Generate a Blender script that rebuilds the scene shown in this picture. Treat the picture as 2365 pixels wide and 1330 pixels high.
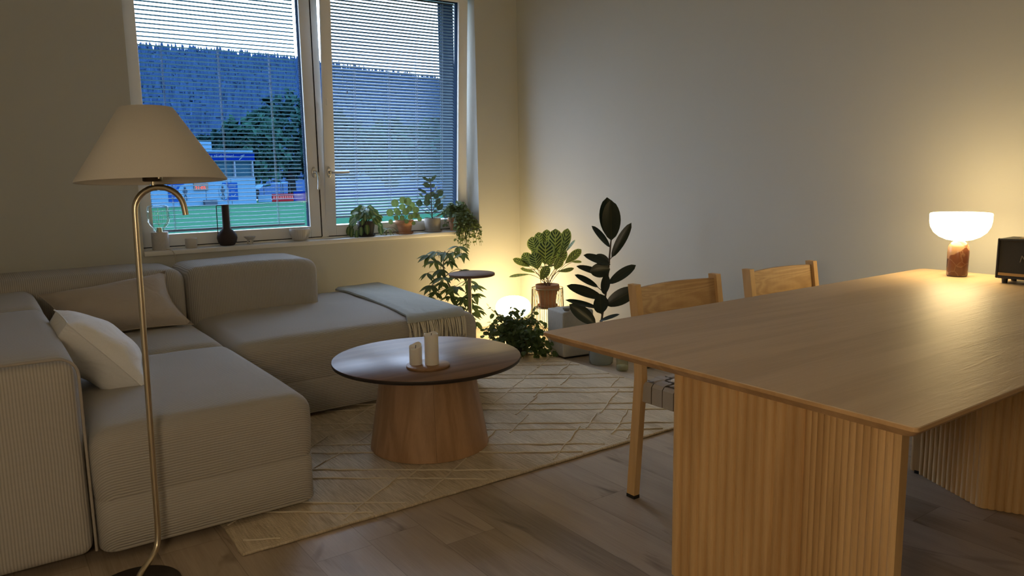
import bpy, bmesh, math, random
from math import sin, cos, pi, radians, sqrt, atan2, hypot
from mathutils import Vector, Matrix, noise

for o in list(bpy.data.objects):
    bpy.data.objects.remove(o)
SC = bpy.context.scene
COL = SC.collection

# ------------------------------------------------------------------ camera
cam_data = bpy.data.cameras.new('camera')
cam = bpy.data.objects.new('camera', cam_data)
COL.objects.link(cam)
YAW, PITCH, ROLL = radians(35.20645), radians(8.52606), radians(-0.98903)
fwd = Vector((sin(YAW) * cos(PITCH), cos(YAW) * cos(PITCH), -sin(PITCH)))
rgt = Vector((cos(YAW), -sin(YAW), 0))
up = rgt.cross(fwd)
r2 = cos(ROLL) * rgt + sin(ROLL) * up
u2 = -sin(ROLL) * rgt + cos(ROLL) * up
M = Matrix((r2, u2, -fwd)).transposed().to_4x4()
M.translation = Vector((0, 0, 1.1725))
cam.matrix_world = M
cam_data.sensor_fit = 'HORIZONTAL'
cam_data.sensor_width = 36
cam_data.lens = 36 * 1761.05 / 2365
cam_data.clip_start = 0.05
cam_data.clip_end = 5000
SC.camera = cam

# ------------------------------------------------------------------ sky and exposure
SKY_LOW = (4.6, 5.4, 6.8)      # dusk sky near the horizon
SKY_HIGH = (5.3, 6.6, 8.9)  # bright cloud overhead
SKY_STRENGTH = 1.0
GLOBE_POWER = 27.0        # lit globe on the floor in the corner
BOWL_POWER = 16.0         # lit bowl lamp on the dining table
FILL_POWER = 31.0      # added warm fill pendant, unseen beside the camera
world = bpy.data.worlds.new('dusk_sky')
SC.world = world
world.use_nodes = True
wn = world.node_tree
wn.nodes.clear()
w_out = wn.nodes.new('ShaderNodeOutputWorld')
w_bg = wn.nodes.new('ShaderNodeBackground')
w_tc = wn.nodes.new('ShaderNodeTexCoord')
w_sep = wn.nodes.new('ShaderNodeSeparateXYZ')
w_map = wn.nodes.new('ShaderNodeMapRange')
w_mix = wn.nodes.new('ShaderNodeMix'); w_mix.data_type = 'RGBA'
w_map.inputs[1].default_value, w_map.inputs[2].default_value = 0.22, 0.50
w_mix.inputs[6].default_value = (*SKY_LOW, 1)
w_mix.inputs[7].default_value = (*SKY_HIGH, 1)
wn.links.new(w_tc.outputs['Generated'], w_sep.inputs[0])
wn.links.new(w_sep.outputs[2], w_map.inputs[0])
wn.links.new(w_map.outputs[0], w_mix.inputs[0])
wn.links.new(w_mix.outputs[2], w_bg.inputs['Color'])
w_bg.inputs['Strength'].default_value = SKY_STRENGTH
wn.links.new(w_bg.outputs[0], w_out.inputs[0])
vs = SC.view_settings
SC.display_settings.display_device = 'sRGB'
vs.view_transform = 'Standard'
vs.look = 'None'
vs.exposure = 0.55
vs.gamma = 1.0
vs.use_curve_mapping = False
SC.cycles.max_bounces = 10
SC.cycles.diffuse_bounces = 6
SC.cycles.transparent_max_bounces = 24
SC.cycles.sample_clamp_indirect = 4.0

# ------------------------------------------------------------------ node helpers
def new_mat(name):
    m = bpy.data.materials.new(name)
    m.use_nodes = True
    m.node_tree.nodes.clear()
    return m

class NT:
    def __init__(s, m):
        s.t = m.node_tree
        s.out = s.n('ShaderNodeOutputMaterial')
    def n(s, typ, **kw):
        nd = s.t.nodes.new(typ)
        for k, v in kw.items():
            setattr(nd, k, v)
        return nd
    def l(s, a, b):
        s.t.links.new(a, b)
    def put(s, sock, v):
        if hasattr(v, 'is_output') or hasattr(v, 'links'):
            s.l(v, sock)
        else:
            sock.default_value = v
    def math(s, op, a, b=0.0, c=None):
        nd = s.n('ShaderNodeMath', operation=op)
        s.put(nd.inputs[0], a)
        s.put(nd.inputs[1], b)
        if c is not None:
            s.put(nd.inputs[2], c)
        return nd.outputs[0]
    def coords(s, kind='Object'):
        return s.n('ShaderNodeTexCoord').outputs[kind]
    def xyz(s, v):
        nd = s.n('ShaderNodeSeparateXYZ')
        s.l(v, nd.inputs[0])
        return nd.outputs
    def comb(s, x, y, z):
        nd = s.n('ShaderNodeCombineXYZ')
        for i, v in enumerate((x, y, z)):
            s.put(nd.inputs[i], v)
        return nd.outputs[0]
    def mapping(s, v, scale=(1, 1, 1), rot=(0, 0, 0), loc=(0, 0, 0)):
        nd = s.n('ShaderNodeMapping')
        s.l(v, nd.inputs[0])
        nd.inputs['Scale'].default_value = scale
        nd.inputs['Rotation'].default_value = rot
        nd.inputs['Location'].default_value = loc
        return nd.outputs[0]
    def noise(s, v, scale=5, detail=4, rough=0.5, dist=0.0):
        nd = s.n('ShaderNodeTexNoise')
        if v is not None:
            s.l(v, nd.inputs['Vector'])
        nd.inputs['Scale'].default_value = scale
        nd.inputs['Detail'].default_value = detail
        nd.inputs['Roughness'].default_value = rough
        nd.inputs['Distortion'].default_value = dist
        return nd.outputs['Fac']
    def ramp(s, f, stops):
        nd = s.n('ShaderNodeValToRGB')
        s.l(f, nd.inputs[0])
        e = nd.color_ramp.elements
        while len(e) < len(stops):
            e.new(0.5)
        for el, (p, c) in zip(e, stops):
            el.position = p
            el.color = (*c, 1) if len(c) == 3 else c
        return nd.outputs[0]
    def mix(s, f, a, b, mode='MIX'):
        nd = s.n('ShaderNodeMix', data_type='RGBA', blend_type=mode)
        s.put(nd.inputs[0], f)
        for i, v in ((6, a), (7, b)):
            if isinstance(v, tuple):
                v = (*v, 1) if len(v) == 3 else v
            s.put(nd.inputs[i], v)
        return nd.outputs[2]
    def bump(s, h, strength=0.3, dist=0.002, normal=None):
        nd = s.n('ShaderNodeBump')
        nd.inputs['Strength'].default_value = strength
        nd.inputs['Distance'].default_value = dist
        s.l(h, nd.inputs['Height'])
        if normal is not None:
            s.l(normal, nd.inputs['Normal'])
        return nd.outputs[0]
    def bsdf(s, color, rough=0.6, metal=0.0, normal=None, spec=None, sheen=None, trans=None, coat=None):
        nd = s.n('ShaderNodeBsdfPrincipled')
        if isinstance(color, tuple):
            color = (*color, 1)
        s.put(nd.inputs['Base Color'], color)
        s.put(nd.inputs['Roughness'], rough)
        nd.inputs['Metallic'].default_value = metal
        if normal is not None:
            s.l(normal, nd.inputs['Normal'])
        if spec is not None:
            nd.inputs['Specular IOR Level'].default_value = spec
        if sheen is not None:
            nd.inputs['Sheen Weight'].default_value = sheen
        if trans is not None:
            nd.inputs['Transmission Weight'].default_value = trans
        if coat is not None:
            nd.inputs['Coat Weight'].default_value = coat
        return nd.outputs[0]
    def done(s, sh):
        s.l(sh, s.out.inputs['Surface'])

def plain(name, color, rough=0.6, metal=0.0, grain=0.0, grain_scale=60, spec=None, var=0.0):
    m = new_mat(name)
    t = NT(m)
    c = t.coords()
    n = t.noise(c, grain_scale, 3)
    col = color
    if var:
        col = t.mix(n, tuple(v * (1 - var) for v in color), tuple(min(1, v * (1 + var)) for v in color))
    nm = t.bump(n, grain, 0.002) if grain else None
    t.done(t.bsdf(col, rough, metal, nm, spec))
    return m

def wood(name, dark, light, axis='x', scale=1.0, rough=0.42, rings=9.0, bump=0.15, gloss_bump=0.0, fine=1.0):
    m = new_mat(name)
    t = NT(m)
    c = t.coords()
    st = {'x': (0.6, 9, 9), 'y': (9, 0.6, 9), 'z': (9, 9, 0.6)}[axis]
    big = t.mapping(c, tuple(v * scale for v in st))
    n1 = t.noise(big, 1.0, 3, 0.5, 0.6)
    rg = t.math('SINE', t.math('MULTIPLY', n1, rings * 6.28))
    rg = t.math('MULTIPLY_ADD', rg, 0.5, 0.5)
    fs = {'x': (6, 260, 260), 'y': (260, 6, 260), 'z': (260, 260, 6)}[axis]
    n2 = t.noise(t.mapping(c, tuple(v * scale for v in fs)), 1.0, 3, 0.6)
    n3 = t.noise(t.mapping(c, tuple(v * scale * 0.35 for v in st)), 1.0, 2)
    f = t.math('ADD', t.math('MULTIPLY', rg, 0.30), t.math('ADD', t.math('MULTIPLY', n2, 0.35 * fine), t.math('MULTIPLY', n3, 0.45)))
    col = t.ramp(f, [(0.25, dark), (0.8, light)])
    nm = t.bump(t.math('ADD', n2, t.math('MULTIPLY', rg, 0.4 + gloss_bump)), bump, 0.0008)
    t.done(t.bsdf(col, rough, 0, nm))
    return m

def corduroy(name, color, coord, pitch=0.0085, strength=0.48):
    """ribbed upholstery; coord picks the direction across the ribs"""
    m = new_mat(name)
    t = NT(m)
    c = t.coords()
    x, y, z = t.xyz(c)
    a = {'x': x, 'y': y, 'z': z, 'yz': t.math('ADD', y, z), 'xz': t.math('ADD', x, z)}[coord]
    wob = t.math('MULTIPLY', t.noise(t.mapping(c, (7, 7, 7)), 1.0, 2), 0.006)
    ph = t.math('MULTIPLY', t.math('ADD', a, wob), 2 * pi / pitch)
    s = t.math('MULTIPLY_ADD', t.math('SINE', ph), 0.5, 0.5)
    h = t.math('POWER', s, 0.6)
    n = t.noise(t.mapping(c, (320, 320, 320)), 1.0, 2)
    big = t.noise(t.mapping(c, (4, 4, 4)), 1.0, 3)
    col = t.mix(h, tuple(v * 0.72 for v in color), color)
    col = t.mix(t.math('MULTIPLY', big, 0.35), col, tuple(v * 0.8 for v in color))
    nm = t.bump(h, strength, 0.0035)
    nm = t.bump(n, 0.25, 0.001, nm)
    t.done(t.bsdf(col, 0.92, 0, nm, 0.15, sheen=0.15))
    return m

def cloth(name, color, scale=400, strength=0.25, fold=0.0):
    m = new_mat(name)
    t = NT(m)
    c = t.coords()
    x, y, z = t.xyz(c)
    a = t.math('SINE', t.math('MULTIPLY', t.math('ADD', x, y), scale * 5))
    b = t.math('SINE', t.math('MULTIPLY', z, scale * 5))
    n = t.noise(t.mapping(c, (scale, scale, scale)), 1.0, 2)
    h = t.math('ADD', t.math('MULTIPLY', t.math('ADD', a, b), 0.2), n)
    col = t.mix(n, tuple(v * 0.88 for v in color), color)
    nm = t.bump(h, strength, 0.001)
    if fold:
        f = t.noise(t.mapping(c, (9, 9, 14)), 1.0, 2, 0.4, 1.5)
        nm = t.bump(f, fold, 0.03, nm)
    t.done(t.bsdf(col, 0.9, 0, nm, 0.15, sheen=0.1))
    return m

def leafmat(name, a, b, rough=0.45, trans=0.25, vein=True, stripes=False, edge=None):
    """a: blade colour, b: vein / second colour. Leaf meshes carry UVs: u along the blade, v across (0.5 = midrib)"""
    m = new_mat(name)
    t = NT(m)
    uv = t.n('ShaderNodeUVMap').outputs[0]
    u, v, _ = t.xyz(uv)
    d = t.math('ABSOLUTE', t.math('SUBTRACT', v, 0.5))
    n = t.noise(t.coords(), 30, 3)
    col = t.mix(n, tuple(q * 0.75 for q in a), tuple(min(1, q * 1.2) for q in a))
    if stripes:
        ph = t.math('SUBTRACT', t.math('MULTIPLY', u, 42.0), t.math('MULTIPLY', d, 26.0))
        s = t.math('SINE', ph)
        s = t.math('ADD', s, t.math('MULTIPLY', t.math('SUBTRACT', n, 0.5), 0.8))
        mask = t.math('GREATER_THAN', s, -0.1)
        inner = t.math('LESS_THAN', d, 0.40)
        mask = t.math('MULTIPLY', mask, inner)
        mask = t.math('MULTIPLY', mask, t.math('GREATER_THAN', d, 0.03))
        col = t.mix(mask, col, b)
    elif vein:
        mask = t.math('LESS_THAN', d, 0.035)
        col = t.mix(t.math('MULTIPLY', mask, 0.7), col, b)
    if edge:
        col = t.mix(t.math('GREATER_THAN', d, edge[0]), col, edge[1])
    p = t.bsdf(col, rough, 0, None, 0.4)
    tr = t.n('ShaderNodeBsdfTranslucent')
    t.l(col, tr.inputs[0])
    mx = t.n('ShaderNodeMixShader')
    mx.inputs[0].default_value = trans
    t.l(p, mx.inputs[1])
    t.l(tr.outputs[0], mx.inputs[2])
    t.done(mx.outputs[0])
    return m

def emit(name, color, strength):
    m = new_mat(name)
    t = NT(m)
    e = t.n('ShaderNodeEmission')
    e.inputs[0].default_value = (*color, 1)
    e.inputs[1].default_value = strength
    t.done(e.outputs[0])
    return m

def glass_thin(name, tint=(1, 1, 1), refl=0.08, rough=0.0):
    m = new_mat(name)
    t = NT(m)
    tr = t.n('ShaderNodeBsdfTransparent')
    tr.inputs[0].default_value = (*tint, 1)
    gl = t.n('ShaderNodeBsdfGlossy')
    gl.inputs['Roughness'].default_value = rough
    lw = t.n('ShaderNodeLayerWeight')
    lw.inputs[0].default_value = 0.25
    f = t.math('MULTIPLY', lw.outputs['Fresnel'], refl)
    mx = t.n('ShaderNodeMixShader')
    t.l(f, mx.inputs[0])
    t.l(tr.outputs[0], mx.inputs[1])
    t.l(gl.outputs[0], mx.inputs[2])
    t.done(mx.outputs[0])
    return m

# ------------------------------------------------------------------ mesh helpers
class MB:
    """collects shapes; build() links them as ONE mesh object"""
    def __init__(s):
        s.v, s.f, s.mi, s.sm, s.uv = [], [], [], [], []
        s.cur = 0
    def add(s, vs, fs, smooth=False, uvs=None):
        o = len(s.v)
        s.v += [tuple(p) for p in vs]
        for f in fs:
            s.f.append([i + o for i in f])
            s.mi.append(s.cur)
            s.sm.append(smooth)
            s.uv.append([uvs[i] for i in f] if uvs else [(0, 0)] * len(f))
    def box(s, lo, hi, rot=None, pivot=None):
        x0, y0, z0 = lo
        x1, y1, z1 = hi
        vs = [Vector(p) for p in ((x0, y0, z0), (x1, y0, z0), (x1, y1, z0), (x0, y1, z0), (x0, y0, z1), (x1, y0, z1), (x1, y1, z1), (x0, y1, z1))]
        if rot is not None:
            pv = Vector(pivot) if pivot is not None else (vs[0] + vs[6]) / 2
            vs = [rot @ (p - pv) + pv for p in vs]
        s.add(vs, [(0, 3, 2, 1), (4, 5, 6, 7), (0, 1, 5, 4), (1, 2, 6, 5), (2, 3, 7, 6), (3, 0, 4, 7)])
    def rbox(s, lo, hi, r, seg=3, n=(2, 2, 2), deform=None, smooth=True):
        """box with rounded edges; n = spans on the flat part of each axis"""
        lo, hi = Vector(lo), Vector(hi)
        c, h = (lo + hi) / 2, (hi - lo) / 2
        r = min(r, *(0.999 * q for q in h))
        ax = []
        for k in range(3):
            a = h[k] - r
            pts = [-h[k] + r * (1 - cos(pi / 2 * i / seg)) * 1.0 if False else -a - r * cos(pi / 2 * i / seg) for i in range(seg)]
            fl = [-a + 2 * a * i / n[k] for i in range(n[k] + 1)]
            ax.append(pts + fl + [-q for q in reversed(pts)])
        idx, vs, fs = {}, [], []
        def vid(i, j, k):
            key = (i, j, k)
            if key not in idx:
                p = Vector((ax[0][i], ax[1][j], ax[2][k]))
                q = Vector([max(-(h[m] - r), min(h[m] - r, p[m])) for m in range(3)])
                d = p - q
                if d.length > 1e-9:
                    p = q + d.normalized() * r
                p = p + c
                if deform:
                    p = deform(p)
                idx[key] = len(vs)
                vs.append(p)
            return idx[key]
        N = [len(a) - 1 for a in ax]
        for i in range(N[0]):
            for j in range(N[1]):
                fs.append([vid(i, j, 0), vid(i, j + 1, 0), vid(i + 1, j + 1, 0), vid(i + 1, j, 0)])
                fs.append([vid(i, j, N[2]), vid(i + 1, j, N[2]), vid(i + 1, j + 1, N[2]), vid(i, j + 1, N[2])])
        for i in range(N[0]):
            for k in range(N[2]):
                fs.append([vid(i, 0, k), vid(i + 1, 0, k), vid(i + 1, 0, k + 1), vid(i, 0, k + 1)])
                fs.append([vid(i, N[1], k), vid(i, N[1], k + 1), vid(i + 1, N[1], k + 1), vid(i + 1, N[1], k)])
        for j in range(N[1]):
            for k in range(N[2]):
                fs.append([vid(0, j, k), vid(0, j, k + 1), vid(0, j + 1, k + 1), vid(0, j + 1, k)])
                fs.append([vid(N[0], j, k), vid(N[0], j + 1, k), vid(N[0], j + 1, k + 1), vid(N[0], j, k + 1)])
        s.add(vs, fs, smooth)
    def lathe(s, prof, seg=32, at=(0, 0, 0), cap=True, smooth=True, M=None, wave=None):
        at = Vector(at)
        vs, fs = [], []
        for i, (r, z) in enumerate(prof):
            for k in range(seg):
                a = 2 * pi * k / seg
                rr = r * (wave(a, i) if wave else 1)
                p = Vector((rr * cos(a), rr * sin(a), z))
                if M is not None:
                    p = M @ p
                vs.append(p + at)
        for i in range(len(prof) - 1):
            for k in range(seg):
                a, b = i * seg + k, i * seg + (k + 1) % seg
                fs.append((a, b, b + seg, a + seg))
        s.add(vs, fs, smooth)
        if cap:
            o = []
            if prof[0][0] > 1e-6:
                o.append(list(reversed(range(seg))))
            if prof[-1][0] > 1e-6:
                o.append([(len(prof) - 1) * seg + k for k in range(seg)])
            if o:
                s.add(vs, o, False)
    def cyl(s, p0, p1, r0, r1=None, seg=16, smooth=True):
        r1 = r0 if r1 is None else r1
        p0, p1 = Vector(p0), Vector(p1)
        d = p1 - p0
        q = d.to_track_quat('Z', 'Y').to_matrix()
        s.lathe([(r0, 0), (r1, d.length)], seg, p0, True, smooth, q)
    def tube(s, pts, r, seg=8, cap=True, radii=None):
        pts = [Vector(p) for p in pts]
        vs, fs = [], []
        up = None
        for i, p in enumerate(pts):
            t = (pts[min(i + 1, len(pts) - 1)] - pts[max(i - 1, 0)]).normalized()
            if up is None:
                up = t.orthogonal().normalized()
            up = (up - t * up.dot(t))
            up = up.normalized() if up.length > 1e-6 else t.orthogonal().normalized()
            w = t.cross(up)
            rr = radii[i] if radii else r
            for k in range(seg):
                a = 2 * pi * k / seg
                vs.append(p + rr * (cos(a) * up + sin(a) * w))
        for i in range(len(pts) - 1):
            for k in range(seg):
                a, b = i * seg + k, i * seg + (k + 1) % seg
                fs.append((a, b, b + seg, a + seg))
        s.add(vs, fs, True)
        if cap:
            s.add(vs, [list(reversed(range(seg))), [(len(pts) - 1) * seg + k for k in range(seg)]], False)
    def sphere(s, c, r, seg=12, rings=8, sc=(1, 1, 1)):
        prof = [(max(1e-5, r * sin(pi * i / rings)), -r * cos(pi * i / rings)) for i in range(rings + 1)]
        s.lathe(prof, seg, c, False, True, Matrix.Diagonal(sc))
    def prism(s, poly, z0, z1):
        n = len(poly)
        vs = [(x, y, z0) for x, y in poly] + [(x, y, z1) for x, y in poly]
        fs = [list(reversed(range(n))), [n + i for i in range(n)]]
        fs += [(i, (i + 1) % n, n + (i + 1) % n, n + i) for i in range(n)]
        s.add(vs, fs)
    def leaf(s, base, direction, normal, L, W, bend=0.2, fold=0.15, shape='oval', n=8, wave=0.0, twist=0.0):
        base, d = Vector(base), Vector(direction).normalized()
        nn = Vector(normal)
        nn = (nn - d * nn.dot(d))
        nn = nn.normalized() if nn.length > 1e-4 else d.orthogonal().normalized()
        side = d.cross(nn)
        vs, fs, uvs = [], [], []
        p = base.copy()
        ang = 0.0
        for i in range(n + 1):
            t = i / n
            if shape == 'oval':
                w = sin(pi * min(1, max(0.0, t)) ** 0.9) ** 0.75
            elif shape == 'lance':
                w = sin(pi * t ** 0.8) ** 1.1
            elif shape == 'heart':
                w = (1 - t) ** 0.75 * (0.55 + 2.0 * t) / 1.02 if t > 0 else 0.55
            elif shape == 'spoon':
                w = sin(pi * t ** 1.35) ** 0.55
            elif shape == 'round':
                w = sqrt(max(0, 1 - (2 * t - 1) ** 2))
            else:
                w = sin(pi * t ** 1.05) ** 0.55
            w = max(w, 0.02) * W / 2
            a = ang
            dd = d * cos(a) - nn * sin(a)
            n2 = nn * cos(a) + d * sin(a)
            sd = side
            if twist:
                sd = side * cos(twist * t) + n2 * sin(twist * t)
                n2 = dd.cross(sd) * -1 if False else n2
            for k, q in enumerate((-1, -0.5, 0, 0.5, 1)):
                off = sd * (q * w) + n2 * (abs(q) * w * fold) + n2 * (wave * W * sin(9 * t + 2 * q) * abs(q))
                vs.append(p + off)
                uvs.append((t, 0.5 + q * 0.5))
            p = p + dd * (L / n)
            ang += bend / n
        for i in range(n):
            for k in range(4):
                a = i * 5 + k
                fs.append((a, a + 1, a + 6, a + 5))
        s.add(vs, fs, True, uvs)
    def build(s, name, mats, parent=None, loc=(0, 0, 0), rot=(0, 0, 0)):
        me = bpy.data.meshes.new(name)
        me.from_pydata(s.v, [], s.f)
        if not isinstance(mats, (list, tuple)):
            mats = [mats]
        for m in mats:
            me.materials.append(m)
        me.polygons.foreach_set('material_index', s.mi)
        me.polygons.foreach_set('use_smooth', s.sm)
        ul = me.uv_layers.new(name='UVMap')
        flat = [c for f in s.uv for uv in f for c in uv]
        ul.data.foreach_set('uv', flat)
        me.update()
        o = bpy.data.objects.new(name, me)
        COL.objects.link(o)
        o.location = loc
        o.rotation_euler = rot
        if parent is not None:
            o.parent = parent
        return o

def tag(o, label=None, cat=None, group=None, kind=None):
    if label: o['label'] = label
    if cat: o['category'] = cat
    if group: o['group'] = group
    if kind: o['kind'] = kind
    return o

def thing(name, label, cat, loc=(0, 0, 0), rz=0.0, group=None, kind=None):
    o = bpy.data.objects.new(name, None)
    o.empty_display_size = 0.05
    COL.objects.link(o)
    o.location = loc
    o.rotation_euler = (0, 0, rz)
    return tag(o, label, cat, group, kind)

def struct(name, mb, mats, parent=None, label=None, cat=None):
    o = mb.build(name, mats, parent)
    if parent is None:
        o['kind'] = 'structure'
        tag(o, label, cat)
    return o

def children(o):
    return [c for c in bpy.data.objects if c.parent is o]

def copy_tree(o, parent=None):
    c = o.copy()
    COL.objects.link(c)
    if parent is not None:
        c.parent = parent
    for ch in children(o):
        copy_tree(ch, c)
    return c

def text_mesh(body, size, depth=0.0, align='LEFT', shear=0.0):
    cu = bpy.data.curves.new('lettering', 'FONT')
    cu.body = body
    cu.size = size
    cu.extrude = depth
    cu.align_x = align
    cu.shear = shear
    cu.resolution_u = 3
    tmp = bpy.data.objects.new('lettering', cu)
    COL.objects.link(tmp)
    dg = bpy.context.evaluated_depsgraph_get()
    me = bpy.data.meshes.new_from_object(tmp.evaluated_get(dg))
    bpy.data.objects.remove(tmp)
    return me

def text_obj(name, body, size, mat, parent, M, depth=0.0, align='LEFT', shear=0.0):
    me = text_mesh(body, size, depth, align, shear)
    me.transform(M)
    me.materials.clear()
    me.materials.append(mat)
    o = bpy.data.objects.new(name, me)
    COL.objects.link(o)
    o.parent = parent
    return o

def bez(a, b, c, d, n=12):
    a, b, c, d = map(Vector, (a, b, c, d))
    return [a * (1 - t) ** 3 + 3 * b * t * (1 - t) ** 2 + 3 * c * t * t * (1 - t) + d * t ** 3 for t in [i / n for i in range(n + 1)]]

RH = Vector((0.817, -0.577, 0))     # level direction to the right seen from the sitting side of the room
TOW = Vector((-0.577, -0.817, 0))   # level direction from the plants back towards the room
UPZ = Vector((0, 0, 1))
def rel(a, z, d=0.0):
    """offset: a to the right, z up, d towards the room"""
    return RH * a + UPZ * z + TOW * d
# ================================================================== the room
X0, X1, Y0, Y1, ZC = -1.40, 3.53, -2.60, 4.884, 2.72
WX0, WX1, WZ0, WZ1 = 0.81, 3.152, 0.728, 2.50
YF = 5.03                                     # face of the window frame

def plaster(name, color):
    m = new_mat(name)
    t = NT(m)
    c = t.coords()
    n = t.noise(t.mapping(c, (90, 90, 90)), 1.0, 4)
    b = t.noise(t.mapping(c, (1.2, 1.2, 1.2)), 1.0, 2)
    col = t.mix(b, tuple(v * 0.96 for v in color), color)
    t.done(t.bsdf(col, 0.85, 0, t.bump(n, 0.08, 0.0015), 0.2))
    return m
m_wall = plaster('painted_wall', (0.545, 0.545, 0.50))
m_ceil = plaster('white_ceiling', (0.75, 0.74, 0.71))
m_frame = plain('white_window_paint', (0.84, 0.84, 0.82), 0.4)
m_sill = plain('white_sill_paint', (0.76, 0.75, 0.71), 0.45)
m_seal = plain('black_rubber_seal', (0.012, 0.012, 0.014), 0.7)
m_steel = plain('brushed_steel', (0.62, 0.61, 0.58), 0.28, 1.0)
m_black = plain('matt_black', (0.012, 0.011, 0.010), 0.5)

# floor of oak laminate planks running towards the window
def floor_mat():
    m = new_mat('oak_laminate')
    t = NT(m)
    c = t.coords()
    x, y, z = t.xyz(c)
    W, L = 0.19, 1.28
    row = t.math('FLOOR', t.math('DIVIDE', x, W))
    fx = t.math('FRACT', t.math('DIVIDE', x, W))
    off = t.math('FRACT', t.math('MULTIPLY', t.math('SINE', t.math('MULTIPLY', row, 12.9898)), 43758.5))
    yy = t.math('ADD', t.math('DIVIDE', y, L), off)
    pl = t.math('FLOOR', yy)
    fy = t.math('FRACT', yy)
    rnd = t.math('FRACT', t.math('MULTIPLY', t.math('SINE', t.math('ADD', t.math('MULTIPLY', row, 78.233), t.math('MULTIPLY', pl, 37.719))), 15731.7))
    v = t.comb(t.math('MULTIPLY', x, 7.0), t.math('ADD', t.math('MULTIPLY', y, 0.9), t.math('MULTIPLY', rnd, 40.0)), rnd)
    n1 = t.noise(v, 1.0, 5, 0.55, 1.2)
    n2 = t.noise(t.mapping(c, (170, 5, 1)), 1.0, 3, 0.6)
    kn = t.noise(t.mapping(v, (0.6, 1.6, 3.0)), 1.0, 3, 0.6, 2.0)
    f = t.math('ADD', t.math('ADD', t.math('MULTIPLY', n1, 0.6), t.math('MULTIPLY', n2, 0.25)), t.math('MULTIPLY', rnd, 0.18))
    col = t.ramp(f, [(0.22, (0.16, 0.120, 0.082)), (0.5, (0.35, 0.275, 0.200)), (0.82, (0.48, 0.39, 0.295))])
    col = t.mix(t.ramp(kn, [(0.60, (0, 0, 0)), (0.74, (0.8, 0.8, 0.8))]), col, (0.085, 0.058, 0.04))
    ex = t.math('MINIMUM', t.math('MULTIPLY', fx, W), t.math('MULTIPLY', t.math('SUBTRACT', 1.0, fx), W))
    ey = t.math('MINIMUM', t.math('MULTIPLY', fy, L), t.math('MULTIPLY', t.math('SUBTRACT', 1.0, fy), L))
    e = t.math('LESS_THAN', t.math('MINIMUM', ex, ey), 0.0012)
    col = t.mix(t.math('MULTIPLY', e, 0.4), col, (0.05, 0.035, 0.025))
    nm = t.bump(n2, 0.12, 0.0006)
    t.done(t.bsdf(col, 0.48, 0, nm, 0.4))
    return m
mb = MB(); mb.box((X0, Y0, -0.05), (X1, Y1, 0.0))
struct('floor', mb, floor_mat())
mb = MB(); mb.box((X0 - 0.1, Y0 - 0.1, ZC), (X1 + 0.1, 5.4, ZC + 0.1))
struct('ceiling', mb, m_ceil)
mb = MB()
mb.box((X0 - 0.1, Y1, -0.2), (WX0, 5.40, ZC)); mb.box((WX1, Y1, -0.2), (X1 + 0.1, 5.40, ZC))
mb.box((WX0, Y1, -0.2), (WX1, 5.40, WZ0)); mb.box((WX0, Y1, WZ1), (WX1, 5.40, ZC))
struct('wall_window', mb, m_wall)
mb = MB(); mb.box((X1, Y0 - 0.1, -0.05), (X1 + 0.1, Y1, ZC)); struct('wall_right', mb, m_wall)
mb = MB(); mb.box((X0 - 0.1, Y0 - 0.1, -0.05), (X0, Y1, ZC)); struct('wall_left', mb, m_wall)
mb = MB(); mb.box((X0, Y0 - 0.1, -0.05), (X1, Y0, ZC)); struct('wall_back', mb, m_wall)
# inner window sill board
mb = MB(); mb.rbox((WX0 - 0.002, Y1 - 0.02, WZ0), (WX1 + 0.002, YF + 0.02, 0.755), 0.004, 2)
struct('trim_1', mb, m_sill)

# ------------------------------------------------------------------ the two-sash window
win = thing('window_1', 'white two-sash window with its right sash tilted inward', 'window', (0, 0, 0), kind='structure')
mb = MB()
FZ1 = WZ1
mb.box((WX0, YF + 0.012, 0.755), (WX0 + 0.06, YF + 0.10, FZ1)); mb.box((WX1 - 0.036, YF + 0.012, 0.755), (WX1, YF + 0.10, FZ1))
mb.box((WX0, YF + 0.012, 0.755), (WX1, YF + 0.10, 0.80)); mb.box((WX0, YF + 0.012, FZ1 - 0.06), (WX1, YF + 0.10, FZ1))
mb.box((1.958, YF - 0.002, 0.765), (2.006, YF + 0.10, FZ1))
mb.box((WX0, YF - 0.004, 0.752), (WX1, YF + 0.02, 0.7625))
mb.build('frame', m_frame, win)
mb = MB()
mb.box((WX0 + 0.01, YF + 0.004, 0.7625), (1.960, YF + 0.012, 0.770)); mb.box((1.958, YF - 0.003, 0.768), (1.962, YF + 0.01, FZ1))
mb.box((1.998, YF + 0.002, 0.7625), (WX1 - 0.01, YF + 0.012, 0.768))
mb.build('rubber_seal', m_seal, win)

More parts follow.
